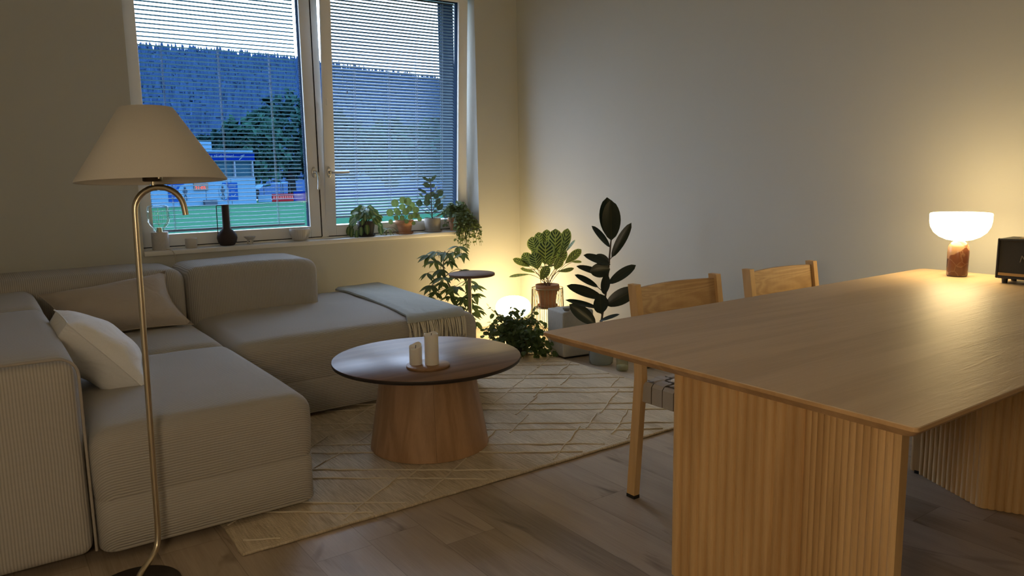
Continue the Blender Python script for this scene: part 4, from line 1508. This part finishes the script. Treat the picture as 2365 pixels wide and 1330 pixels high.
# ---- tall rubber plant in a glass cylinder
rb = thing('rubber_plant', 'tall dark rubber plant in a cloudy glass pot behind the dining chair', 'potted plant', (3.105, 3.455, 0))
m_cloud = new_mat('cloudy_glass')
t = NT(m_cloud)
g = t.n('ShaderNodeBsdfPrincipled')
g.inputs['Base Color'].default_value = (0.42, 0.46, 0.44, 1); g.inputs['Roughness'].default_value = 0.25
tr = t.n('ShaderNodeBsdfTransparent'); tr.inputs[0].default_value = (0.8, 0.86, 0.84, 1)
mx = t.n('ShaderNodeMixShader'); mx.inputs[0].default_value = 0.45
t.l(tr.outputs[0], mx.inputs[1]); t.l(g.outputs[0], mx.inputs[2]); t.done(mx.outputs[0])
mb = MB(); mb.lathe([(0.066, 0.0005), (0.074, 0.006), (0.076, 0.03), (0.076, 0.215), (0.074, 0.217), (0.072, 0.215), (0.072, 0.03), (0.0, 0.02)], 40); mb.build('glass_pot', m_cloud, rb)
mb = MB(); mb.lathe([(0.067, 0.022), (0.070, 0.035), (0.070, 0.19), (0.0, 0.195)], 32); mb.build('soil', plain('grey_clay_balls', (0.16, 0.155, 0.14), 0.9, 0, 0.9, 130, None, 0.5), rb)
K = 0.00262                               # metres per step of the plant's own sketch grid
def pp(x, y, d=0.0):
    """sketch grid to the plant's local frame: x to the right of the foot, y downward from the pot's top line"""
    return rel((x - 1381) * K, 0.262 - (y - 737) * K, d)
stem = [Vector((0, 0, 0.17)), pp(1381, 745), pp(1384, 720), pp(1392, 670), pp(1397, 625), pp(1400, 590), pp(1403, 555), pp(1404, 545)]
stem_r = [.0075, .007, .0065, .006, .0058, .0055, .005, .004]
RB = [ # base x,y, tip x,y, width, facing (0 = edge-on .. 1 = towards the room), depth step
    (1404, 546, 1402, 455, 44, 1.0, .03), (1401, 540, 1396, 449, 44, 1.0, -.02), (1401, 562, 1361, 511, 17, .45, .02), (1405, 586, 1448, 507, 18, .5, .02),
    (1402, 602, 1341, 576, 20, .5, .05), (1401, 600, 1368, 582, 24, .8, -.03), (1401, 612, 1354, 615, 34, .8, .06), (1394, 628, 1326, 604, 16, .5, -.02),
    (1398, 647, 1458, 603, 20, .55, .03), (1374, 655, 1321, 623, 15, .5, .02), (1387, 671, 1390, 622, 22, .9, .07), (1386, 682, 1303, 648, 22, .6, .02),
    (1392, 698, 1462, 659, 30, .65, .02), (1379, 716, 1376, 668, 36, .9, .08), (1375, 705, 1300, 682, 14, .45, .0), (1368, 742, 1308, 693, 28, .7, .03),
    (1376, 735, 1421, 716, 10, .4, .04)]
mb, ms = MB(), MB()
ms.tube(stem, 0.006, 8, True, stem_r)
for k, (bx, by, tx, ty, w, fc, dd) in enumerate(RB):
    b, tp = pp(bx, by, dd * .3), pp(tx, ty, dd)
    d = tp - b
    nrm = TOW * fc + UPZ * (1 - fc) * 1.0 + RH * 0.1
    mb.leaf(b, d, nrm, d.length * 1.02, w * K * (1.0 if fc > .7 else 1.25), 0.10 if k > 1 else 0.04, 0.16, 'blade', 10)
    # petiole
    near = min(stem[1:], key=lambda q: (q - b).length)
    ms.tube([near, (near + b) / 2 + UPZ * -.003, b + d * .05], 0.0022, 6)
mb.build('foliage', m_rubberleaf, rb); ms.build('stem', m_stem, rb)

# ---- wire plant stand with the striped prayer plant
WS = (3.140, 4.035, 0)
m_wire = plain('brass_wire', (0.42, 0.34, 0.20), 0.4, 0.7)
ws = thing('wire_plant_stand', 'tall round brass wire stand holding the terracotta pot', 'plant stand', WS)
def ring(mb, r, z, th, seg=48):
    pts = [(r * cos(2 * pi * i / seg), r * sin(2 * pi * i / seg), z) for i in range(seg + 1)]
    mb.tube(pts, th, 6, False)
mb = MB(); ring(mb, 0.105, 0.405, .0028); mb.build('top_ring', m_wire, ws)
mb = MB(); ring(mb, 0.118, 0.004, .0032); mb.build('base_ring', m_wire, ws)
mb = MB()
for k in range(26):
    a = 2 * pi * k / 26
    mb.tube([(0.105 * cos(a), 0.105 * sin(a), 0.405), (0.112 * cos(a), 0.112 * sin(a), 0.2), (0.118 * cos(a), 0.118 * sin(a), 0.004)], 0.0019, 5)
mb.build('upright_wires', m_wire, ws)
mb = MB(); ring(mb, 0.082, 0.272, .002)
mb.lathe([(0.0815, 0.2695), (0.0815, 0.2715), (0, 0.2715)], 40)
for k in range(8):
    a = 2 * pi * k / 8
    mb.tube([(0.082 * cos(a), 0.082 * sin(a), 0.272), (0.105 * cos(a), 0.105 * sin(a), 0.405)], 0.0012, 5)
mb.build('shelf', m_wire, ws)
cal = thing('prayer_plant', 'striped prayer plant in a terracotta pot on the wire stand', 'potted plant', (WS[0], WS[1], 0.2735))
zt = pot_parts(cal, 0.052, 0.072, 0.145, m_terra, (0.080, 0.040), (0.068, 0.018))
KC = 0.00287
def pc(x, y, d=0.0):
    return rel((x - 1270) * KC, 0.135 - (y - 657) * KC, d)
CL = [ # centre x,y, length, width, tilt of the tip from upright (deg, + right), facing, depth
    (1240, 558, 38, 27, -14, .95, .03), (1265, 574, 52, 38, 2, 1, .08), (1270, 545, 40, 22, 3, .9, -.04), (1289, 553, 58, 31, 2, 1, .02), (1311, 552, 58, 23, 14, .8, .0),
    (1329, 585, 46, 18, 48, .7, .03), (1225, 591, 34, 24, -30, .9, .02), (1243, 592, 38, 30, -12, .9, .09), (1211, 597, 40, 15, -62, .6, .03), (1231, 610, 34, 15, -82, .3, .05),
    (1206, 626, 46, 12, -92, .3, .02), (1226, 618, 34, 13, -70, .4, -.04), (1271, 603, 36, 16, 84, .25, .10), (1262, 621, 34, 22, 30, .5, .07), (1294, 600, 30, 20, 28, .7, .06),
    (1312, 616, 36, 14, 82, .5, .04), (1338, 597, 22, 9, 88, .4, .02), (1324, 562, 34, 9, 34, .3, -.02), (1254, 548, 34, 22, -8, .9, -.06), (1300, 575, 44, 28, 6, .9, -.05),
    (1278, 588, 40, 30, 10, .9, .0), (1250, 578, 40, 28, -6, .9, -.03), (1306, 590, 36, 20, 20, .7, -.06)]
mb, ms, mu = MB(), MB(), MB()
for k, (cx, cy, L, W, tl, fc, dd) in enumerate(CL):
    a = radians(tl)
    dr = RH * sin(a) + UPZ * cos(a) + TOW * 0.12
    c = pc(cx, cy, dd)
    Lm = L * KC
    b = c - dr.normalized() * Lm / 2
    nrm = TOW * fc + UPZ * (1 - fc) * (1 if k % 3 else -1)
    mb.leaf(b, dr, nrm, Lm * 1.08, W * KC * 1.15, 0.15, 0.10, 'spoon', 12, 0.015)
    root = Vector((random.uniform(-.03, .03), random.uniform(-.03, .03), 0.115))
    ms.tube(bez(root, root + UPZ * .05, b - dr * .05 - UPZ * .01, b + dr.normalized() * .01, 8), 0.0016, 5)
mb.build('foliage', m_calleaf, cal); ms.build('stems', plain('reddish_stalk', (0.17, 0.085, 0.045), 0.6), cal)

# ---- grey box humidifier with a knob
m_conc = plain('pale_grey_shell', (0.42, 0.405, 0.36), 0.75, 0, 0.3, 60, 0.2, 0.12)
hb = thing('humidifier', 'grey box-shaped humidifier with a knob on top behind the rubber plant', 'humidifier', (3.095, 3.755, 0), radians(-8))
mb = MB(); mb.rbox((-0.105, -0.105, 0.012), (0.125, 0.10, 0.305), 0.014, 4, (2, 2, 2)); mb.build('body', m_conc, hb)
mb = MB(); mb.box((-0.085, -0.09, 0.0), (0.105, 0.085, 0.013)); mb.build('foot', m_black, hb)
mb = MB(); mb.lathe([(0.018, 0.304), (0.018, 0.312), (0.026, 0.316), (0.027, 0.326), (0.024, 0.329), (0.0, 0.329)], 24, (-0.055, -0.065, 0)); mb.build('knob', plain('grey_knob', (0.24, 0.235, 0.21), 0.5), hb)

# ---- glass jars on the floor
m_jar = glass_thin('clear_jar_glass', (0.90, 0.92, 0.86), 0.25, 0.05)
m_liquid = plain('pale_filling', (0.50, 0.46, 0.36), 0.7)
def jar(label, loc, r, h, fill, lid=False):
    j = thing('glass_jar', label, 'jar', loc)
    mb = MB(); mb.lathe([(r * .9, 0.0005), (r, 0.006), (r, h * .86), (r * .86, h), (r * .83, h), (r * .95, h * .85), (r * .95, 0.008), (0, 0.006)], 28); mb.build('glass', m_jar, j)
    mb = MB(); mb.lathe([(r * .9, 0.009), (r * .92, 0.014), (r * .92, fill), (0, fill)], 24); mb.build('filling', m_liquid, j)
    if lid:
        mb = MB()
        ring(mb, r * 1.01, h * .45, 0.0022, 28); ring(mb, r * 1.01, h * .7, 0.0018, 28)
        mb.build('wire_band', m_stem, j)
    return j
jar('clear glass jar on the floor beside the glass pot', (3.085, 3.245, 0), 0.036, 0.13, 0.03)
jar('wide banded glass jar behind the dining chair leg', (3.245, 3.215, 0), 0.047, 0.10, 0.022, True)

# ---- lit globe lamp on the floor in the corner
gl = thing('globe_lamp', 'lit squashed opal globe lamp on the floor in the corner', 'lamp', (3.205, 4.530, 0))
mb = MB(); mb.lathe([(0.085, 0.0005), (0.088, 0.004), (0.080, 0.012), (0.030, 0.030), (0.022, 0.06), (0.024, 0.125)], 36); mb.build('metal_base', m_wire, gl)
prof = [(max(1e-4, 0.130 * (abs(sin(pi * i / 24)) ** 0.80)), 0.198 - 0.082 * cos(pi * i / 24)) for i in range(25)]
mb = MB(); mb.lathe(prof, 48, cap=False); mb.build('opal_globe', m_globe, gl)
mb = MB(); mb.tube(bez((0.08, -0.02, 0.004), (0.2, -0.1, 0.004), (0.05, -0.5, 0.004), (0.14, -0.62, 0.004), 16) + bez((0.14, -0.62, 0.004), (0.2, -0.7, 0.004), (0.24, -0.5, 0.004), (0.29, -0.3, 0.004), 12)[1:], 0.003, 6); mb.build('cable', plain('white_cable', (0.6, 0.55, 0.45), 0.6), gl)

# ---- small round side table
st = thing('side_table', 'small round dark wood side table on a thin metal pole', 'side table', (2.640, 4.195, 0))
mb = MB(); mb.lathe([(0.145, 0.516), (0.151, 0.519), (0.151, 0.531), (0.148, 0.534), (0, 0.534)], 48); mb.build('tabletop', wood('dark_walnut', (0.10, 0.055, 0.032), (0.17, 0.10, 0.062), 'x', 2, 0.75), st)
mb = MB(); mb.cyl((-.02, 0, 0.012), (-.02, 0, 0.503), 0.0115, seg=16); mb.lathe([(0.012, 0.50), (0.05, 0.511), (0.055, 0.5165)], 24, (-.02, 0, 0)); mb.build('pole', plain('grey_steel_pole', (0.33, 0.28, 0.20), 0.4, 0.8), st)
mb = MB(); mb.lathe([(0.12, 0.0), (0.12, 0.008), (0.02, 0.013)], 40, (-.02, 0, 0)); mb.build('foot_plate', m_bronze, st)

# ---- umbrella tree behind the side table
random.seed(21)
um = thing('umbrella_tree', 'tall umbrella tree with drooping leaves behind the small side table', 'potted plant', (2.69, 4.52, 0))
zt = pot_parts(um, 0.085, 0.11, 0.19, m_greypot)
KU = 0.00283
def pu(x, y, d=0.0):
    return rel((x - 1066) * KU, 0.245 - (y - 716) * KU, d)
trunk = [Vector((0, 0, 0.16)), pu(1078, 720), pu(1062, 670), pu(1047, 635), pu(1043, 610), pu(1046, 585)]
mb = MB(); mb.tube(trunk, 0.007, 8, True, [.009, .008, .0065, .0055, .0045, .003])
CLU = [(1007, 590, 24, -.5), (1029, 578, 24, -.2), (1052, 578, 28, .3), (1080, 568, 24, .5), (1092, 582, 20, .8), (1005, 630, 22, -.9), (1036, 622, 24, -.2), (1015, 660, 26, -.8), (1040, 655, 24, .0),
       (1066, 640, 22, .3), (1090, 622, 24, .7), (1104, 655, 28, .6), (1118, 684, 28, .7), (1110, 712, 26, .6), (1058, 690, 26, -.1), (1036, 704, 26, -.5), (1088, 690, 28, .4), (1126, 728, 24, .8), (1076, 712, 26, .2), (1010, 692, 18, -.8), (1060, 600, 22, .1), (1097, 740, 24, .4), (1120, 752, 22, .6), (1020, 605, 24, -.5), (1044, 640, 26, .1), (1075, 662, 28, .3), (1053, 672, 26, -.2), (1096, 700, 28, .5), (1072, 735, 26, .1), (1046, 722, 26, -.4), (1108, 730, 26, .5), (1024, 678, 22, -.6), (1084, 640, 24, .5), (1070, 580, 26, .2), (1114, 664, 26, .8)]
ml = MB()
for k, (cx, cy, L, lean) in enumerate(CLU):
    dd = random.uniform(-.06, .10)
    hub = pu(cx, cy - 6, dd)
    near = min(trunk[1:], key=lambda q: (q - hub).length + max(0, q.z - hub.z))
    mb.tube(bez(near, near + (hub - near) * .3 + UPZ * .02, near + (hub - near) * .7 + UPZ * .03, hub, 6), 0.0018, 5)
    nl = random.choice((6, 7, 8))
    for q in range(nl):
        a = 2 * pi * q / nl + random.uniform(-.25, .25)
        dr = RH * cos(a) + TOW * sin(a) * .8 + UPZ * (-.40 + random.uniform(-.35, .35)) + RH * lean * .4
        LL = L * KU * random.uniform(.85, 1.55)
        ml.leaf(hub, dr, UPZ + TOW * .5, LL, LL * random.uniform(.27, .36), 0.6, 0.12, 'lance', 7)
mb.build('trunk', m_stem, um); ml.build('foliage', m_schef, um)

# ---- ivy on the floor in front of the globe lamp
def creeper(name, label, loc, mat, strands, leafL, potspec, seed, cat='potted plant', heart='heart'):
    random.seed(seed)
    t = thing(name, label, cat, loc)
    zt = pot_parts(t, *potspec)
    ms, ml = MB(), MB()
    for pts, dens in strands:
        pts = [Vector(p) for p in pts]
        cv = bez(pts[0], pts[1], pts[2], pts[3], 14)
        ms.tube(cv, 0.0012, 4)
        n = dens
        for q in range(n):
            s = (q + random.uniform(.1, .9)) / n
            i = min(13, int(s * 14))
            p = cv[i].lerp(cv[i + 1], s * 14 - i)
            a = random.uniform(0, 2 * pi)
            dr = Vector((cos(a), sin(a), random.uniform(-.7, .35)))
            L = leafL * random.uniform(.6, 1.25)
            if loc[2] > .5: p, dr = keep_in(p, dr, L * 1.4)
            st_ = p + dr.normalized() * L * .35
            ms.tube([p, st_], 0.0007, 3, False)
            ml.leaf(st_, dr + Vector((0, 0, -.3)), UPZ * random.uniform(.4, 1) + TOW * random.uniform(0, 1), L, L * random.uniform(.7, .95), 0.35, 0.15, heart, 5)
    ms.build('stems', m_gstem, t); ml.build('foliage', mat, t)
    return t
random.seed(8)
strands = []
def strand(n_, *p):
    strands.append(([Vector(q) for q in p], n_))
for k in range(72):
    a = random.uniform(0, 2 * pi)
    r = random.uniform(.06, .24)
    out = RH * cos(a) + TOW * sin(a)
    h = random.uniform(.16, .30)
    strand(random.choice((9, 11, 13)), (0, 0, .14), out * r * .25 + UPZ * h, out * r * .8 + UPZ * h * .95, out * r + UPZ * random.uniform(.02, .20))
for k in range(12):      # upright sprigs
    a = random.uniform(-.22, .16)
    strand(8, (0, 0, .15), RH * a * .3 + UPZ * .22, RH * a * .8 + UPZ * .27, RH * a + UPZ * random.uniform(.27, .345) + TOW * random.uniform(-.08, .05))
for k in range(8):       # runners lying over the rug's corner
    a = random.uniform(.10, .29)
    strand(10, (0.02, -.02, .13), RH * a * .5 + TOW * .06 + UPZ * .12, RH * a * .8 + TOW * .12 + UPZ * .05, RH * a + TOW * random.uniform(.05, .18) + UPZ * .025)
for k in range(22):      # curtain hiding the pot
    a = random.uniform(-.16, .16)
    strand(13, (0, 0, .14), RH * a * .5 + TOW * .06 + UPZ * .19, RH * a + TOW * .12 + UPZ * .14, RH * a * 1.05 + TOW * random.uniform(.10, .15) + UPZ * random.uniform(.02, .09))
for k in range(6):
    a = -random.uniform(.12, .27)
    strand(9, (0, 0, .14), RH * a * .4 + UPZ * .2, RH * a * .8 + UPZ * .17, RH * a + UPZ * random.uniform(.06, .16) + TOW * random.uniform(-.1, .05))
creeper('ivy_plant', 'bushy green ivy spilling over the rug corner in front of the globe lamp', (2.835, 3.965, 0), m_ivy, strands, 0.034, (0.065, 0.085, 0.14, m_blackpot), 9)

# ---- trailing creeper at the right end of the window sill
SZ = 0.755
random.seed(17)
strands = []
for k in range(60):
    a = random.uniform(-pi, pi)
    out = Vector((cos(a), sin(a) * .45, 0))
    r = random.uniform(.05, .150)
    h = random.uniform(.16, .265)
    strand(12, (0, 0, .12), out * r * .4 + UPZ * h, out * r * .9 + UPZ * h * .9, out * r + UPZ * random.uniform(.02, .14))
for k in range(58):      # hanging over the sill's edge
    a = random.uniform(-.09, .13)
    e = -random.uniform(.0, .12) if k > 5 else -random.uniform(.12, .20)
    if k <= 5: a = random.uniform(-.05, .0)
    strand(15, (0, 0, .13), (a * .4, -.06, .17), (a, -.135, .10), (a * 1.1, -.150 - random.uniform(0, .03), e))
creeper('trailing_creeper', 'bushy trailing creeper hanging over the right end of the sill', (2.985, 4.955, SZ), m_creep, strands, 0.022, (0.042, 0.052, 0.10, m_terra, (0.057, 0.025)), 18)

# ---- heart-leaf plant in a black pot on the sill
def leafy(name, label, loc, pot, mat, items, stemmat, shape):
    """items: (leaf base offset a,z,d ; tip direction a,z,d ; length ; width ; normal a,z,d)"""
    t = thing(name, label, 'potted plant', loc)
    zt = pot_parts(t, *pot)
    ms, ml = MB(), MB()
    for (b, d, L, W, n) in items:
        b, d, n = rel(*b), rel(*d), rel(*n)
        b, d = keep_in(b, d, L)
        r0 = Vector((b.x * .12, b.y * .12, zt - .01))
        ms.tube(bez(r0, r0 + (UPZ * max(.02, (b.z - zt) * .7)), b - d.normalized() * L * .3 + UPZ * .015, b + d.normalized() * L * .06, 7), 0.0014, 5)
        ml.leaf(b, d, n, L, W, 0.35, 0.12, shape, 8)
    ms.build('stems', stemmat, t); ml.build('foliage', mat, t)
    return t
random.seed(31)
it = []
for k in range(44):
    a = random.uniform(-pi, pi)
    r = random.uniform(.02, .085)
    z = .215 - r * r * 9 + random.uniform(-.055, .02)
    o = (cos(a) * r, z, sin(a) * r * .7)
    dr = (cos(a), random.uniform(-1.1, -.1), sin(a) * .6 + .4)
    it.append((o, dr, random.uniform(.042, .064), random.uniform(.032, .045), (random.uniform(-.3, .3), .6, .9)))
for a, z, d in ((-.10, .10, .0), (-.115, .07, .02), (-.09, .06, .04), (-.075, .13, -.02), (-.02, .07, .075), (.02, .085, .075), (.10, .07, .02), (-.05, .05, .075)):
    it.append(((a, z, d), (a * 2, -1, .2), random.uniform(.05, .07), random.uniform(.032, .045), (a * 3, .3, 1)))
leafy('heart_leaf_plant', 'heart-leaf plant in a black pot, leftmost plant on the sill', (2.255, 4.955, SZ), (0.048, 0.064, 0.10, m_blackpot, None, (0.062, 0.014)), m_brasil, it, m_gstem, 'heart')

# ---- round-leaf plant in terracotta on the sill
it = []
PL = [(-.055, .215, .02, .052), (.0, .235, -.01, .048), (.030, .225, .0, .052), (-.085, .150, .03, .050), (-.095, .085, .03, .034), (.045, .175, .03, .04), (.085, .165, .01, .046), (.075, .13, .04, .04), (.09, .125, .02, .036),
      (-.03, .15, .05, .04), (.02, .155, .06, .045), (.05, .12, .07, .038), (.0, .115, .075, .034), (.03, .09, .08, .030), (-.02, .185, -.03, .044), (.06, .20, -.03, .04), (-.06, .16, -.03, .04), (.105, .10, .0, .032), (.07, .075, .05, .026), (-.045, .115, .06, .034)]
for a, z, d, s in PL:
    it.append(((a, z - s * .4, d), (a * 1.5 + random.uniform(-.3, .3), .8, .15), s * 1.12, s * 1.05, (a * 2, .15, 1)))
leafy('round_leaf_plant', 'round-leaf plant in a terracotta pot on the sill', (2.555, 4.955, SZ), (0.044, 0.060, 0.093, m_terra, (0.066, 0.028), (0.062, 0.014)), m_pilea, it, m_gstem, 'round')
# a drooping pale offshoot with long leaves beside the pot
it = []
off = thing('spider_plant_offshoot', 'small pale striped offshoot lying on the sill left of the terracotta pot', 'plant cutting', (2.405, 4.945, SZ))
ml = MB()
for k in range(11):
    a = random.uniform(-1.2, 1.2)
    ml.leaf(rel(.0 + random.uniform(-.01, .02), .045, .0), rel(sin(a), random.uniform(-.5, .15), .3 + random.uniform(-.4, .4)), UPZ + TOW * .4, random.uniform(.05, .085), .009, 0.9, 0.15, 'lance', 8)
ml.build('foliage', leafmat('pale_striped_leaf', (0.28, 0.32, 0.12), (0.45, 0.45, 0.22), 0.4, 0.3), off)
mb = MB(); mb.tube(bez((0, 0, 0.002), (0, 0, 0.03), rel(.0, .04, 0), rel(.005, .047, 0), 5), 0.0025, 6); mb.tube(bez(rel(.0, .045, 0), rel(.03, .07, .01), rel(.07, .06, .02), rel(.095, .002, .02), 8), 0.0012, 5)
mb.build('stem', m_gstem, off)

# ---- small fig tree in a grey pot on the sill
fg = thing('fig_plant', 'small upright fig plant in a grey pot on the sill', 'potted plant', (2.790, 4.960, SZ))
pot_parts(fg, 0.056, 0.062, 0.095, m_greypot, None, (0.067, 0.014))
KF = 0.00288
def pf(x, y, d=0.0):
    return rel((x - 990) * KF, 0.095 - (y - 503) * KF, d)
FT = [Vector((0, 0, .08)), pf(989, 495), pf(988, 470), pf(988, 430), pf(987, 405)]
mb = MB(); mb.tube(FT, .003, 6, True, [.0042, .004, .0035, .003, .002])
FL = [(985, 407, 966, 394, 7, .6), (989, 407, 1004, 391, 8, .7), (987, 408, 987, 397, 6, .8), (990, 420, 969, 413, 11, .8), (990, 421, 1001, 415, 9, .8), (978, 437, 955, 424, 8, .5), (996, 436, 1007, 418, 5, .4), (1000, 436, 1018, 427, 7, .5),
      (963, 444, 949, 434, 11, .8), (1006, 444, 1020, 431, 13, .9), (979, 455, 983, 437, 15, .9), (1000, 452, 1001, 438, 14, .9), (976, 470, 980, 448, 16, .9), (962, 462, 938, 450, 10, .7), (956, 470, 962, 453, 16, .9), (1012, 454, 1028, 444, 7, .5), (1002, 466, 1011, 450, 13, .8),
      (973, 476, 956, 477, 9, .7), (1007, 480, 1018, 463, 12, .9), (1004, 468, 1007, 482, 7, .6), (996, 472, 1008, 462, 9, .7), (984, 488, 970, 484, 6, .5), (992, 484, 1003, 482, 6, .5), (983, 500, 968, 500, 5, .4), (992, 498, 1012, 496, 5, .4), (1000, 496, 1022, 488, 6, .5), (988, 446, 994, 432, 13, .9)]
ml = MB()
for bx, by, tx, ty, w, fc in FL:
    d_ = random.uniform(-.03, .05)
    b, tp = pf(bx, by, d_ * .6), pf(tx, ty, d_)
    b, dv = keep_in(b, tp - b, (tp - b).length)
    ml.leaf(b, dv, TOW * fc + UPZ * (1 - fc), (tp - b).length, w * KF * 1.1, .1, .12, 'oval', 8)
    zc = max(.1, b.z - abs(b.x) * .5 - .02)
    q = Vector((0, 0, zc))
    mb.tube([q, (q + b) / 2 - UPZ * .004, b], .0014, 5)
mb.build('stem', m_stem, fg); ml.build('foliage', m_ficus, fg)

# ================================================================== things on the left half of the sill
m_marblew = plain('pale_speckled_marble', (0.50, 0.48, 0.45), 0.4, 0, 0.1, 70, None, 0.18)
m_bulb = glass_thin('clear_bulb_glass', (0.95, 0.98, 0.93), 0.55)
sl = thing('sill_lamp', 'unlit lamp with a big clear bulb on a pale marble cylinder', 'table lamp', (0.916, 4.948, SZ))
mb = MB(); mb.rbox((-.048, -.048, 0), (.048, .048, .1), .004, 2) if False else mb.lathe([(0.0465, 0), (0.048, 0.002), (0.048, 0.106), (0.0465, 0.108), (0, 0.108)], 40); mb.build('marble_base', m_marblew, sl)
prof = [(0.024, 0.108), (0.026, 0.118), (0.030, 0.128), (0.050, 0.150), (0.061, 0.170), (0.063, 0.190), (0.060, 0.200), (0.063, 0.210), (0.060, 0.220), (0.062, 0.230), (0.062, 0.245), (0.056, 0.262), (0.043, 0.268), (0.001, 0.269)]
mb = MB(); mb.lathe(prof, 40, cap=False); mb.build('bulb', m_bulb, sl)
mb = MB(); mb.cyl((0, 0, .108), (0, 0, .135), .018, .014, 16); mb.tube([(0, 0, .135), (0, 0, .25)], .0012, 5)
for a in range(6):
    c_, s_ = cos(a * pi / 3), sin(a * pi / 3)
    mb.tube([(0, 0, .15), (.030 * c_, .030 * s_, .165), (.030 * c_, .030 * s_, .235)], .0007, 4)
mb.build('filament', m_brass, sl)
mb = MB(); mb.tube(bez((.022, -.045, .006), (.045, -.075, .004), (.052, -.098, .0), (.055, -.104, -.04), 10) + bez((.055, -.104, -.04), (.056, -.105, -.1), (.05, -.104, -.13), (.046, -.102, -.19), 8)[1:], .0028, 6); mb.build('cable', plain('cream_cable', (0.55, 0.51, 0.43), 0.6), sl)

m_ceram = plain('cream_ceramic', (0.56, 0.53, 0.48), 0.5)
cu = thing('candle_cup', 'small cream ceramic candle cup between the sill lamp and the dark vase', 'candle holder', (1.088, 4.945, SZ))
mb = MB(); mb.lathe([(0.031, 0), (0.034, 0.003), (0.0352, 0.058), (0.034, 0.060), (0.031, 0.059), (0.0305, 0.050), (0, 0.048)], 32); mb.build('cup', m_ceram, cu)
mb = MB(); mb.lathe([(0.030, 0.049), (0.0, 0.053)], 24); mb.tube([(0, 0, .05), (.001, 0, .064)], .0014, 5); mb.build('candle_wax', m_wax, cu)

m_clay = plain('dark_brown_clay', (0.042, 0.030, 0.030), 0.65, 0, 0.3, 140, 0.3)
va = thing('handled_vase', 'dark brown long-necked vase with a thin square handle on the sill', 'vase', (1.309, 4.962, SZ))
prof = [(0.036, 0.0), (0.043, 0.003), (0.056, 0.024), (0.0615, 0.048), (0.058, 0.070), (0.044, 0.090), (0.028, 0.103), (0.0235, 0.112), (0.0225, 0.125), (0.022, 0.254), (0.0225, 0.256), (0.019, 0.256), (0.018, 0.2)]
mb = MB(); mb.lathe(prof, 40); mb.build('body', m_clay, va)
mb = MB(); mb.tube([(-.020, 0, .252), (-.050, 0, .252), (-.0525, 0, .249), (-.0545, 0, .06)], .0026, 6); mb.build('handle', m_clay, va)

di = thing('footed_dish', 'tiny pale footed dish right of the dark vase', 'dish', (1.450, 4.958, SZ))
mb = MB(); mb.lathe([(0.010, 0.024), (0.022, 0.030), (0.036, 0.046), (0.038, 0.0475), (0.034, 0.0465), (0.012, 0.034), (0, 0.033)], 28, wave=lambda a, i: 1 + .05 * sin(3 * a) * (i in (2, 3))); mb.build('bowl', m_ceram, di)
for a in (0.4, 2.5, 4.6):
    mb = MB(); mb.tube([(.012 * cos(a), .012 * sin(a), .030), (.017 * cos(a), .017 * sin(a), .015), (.016 * cos(a), .016 * sin(a), 0.0)], .005, 8, True, [.006, .0055, .0045]); mb.build('leg', m_ceram, di)

fbw = thing('fluted_bowl', 'pale fluted bowl on the sill below the left window handle', 'bowl', (1.775, 4.950, SZ))
fl_ = lambda a, i: 1 + (.035 * abs(sin(a * 13)) if 0 < i < 6 else 0)
mb = MB(); mb.lathe([(0.030, 0), (0.040, 0.004), (0.055, 0.022), (0.0625, 0.045), (0.064, 0.066), (0.0635, 0.080), (0.060, 0.081), (0.058, 0.06), (0.045, 0.02), (0, 0.012)], 104, wave=fl_); mb.build('bowl_body', m_ceram, fbw)
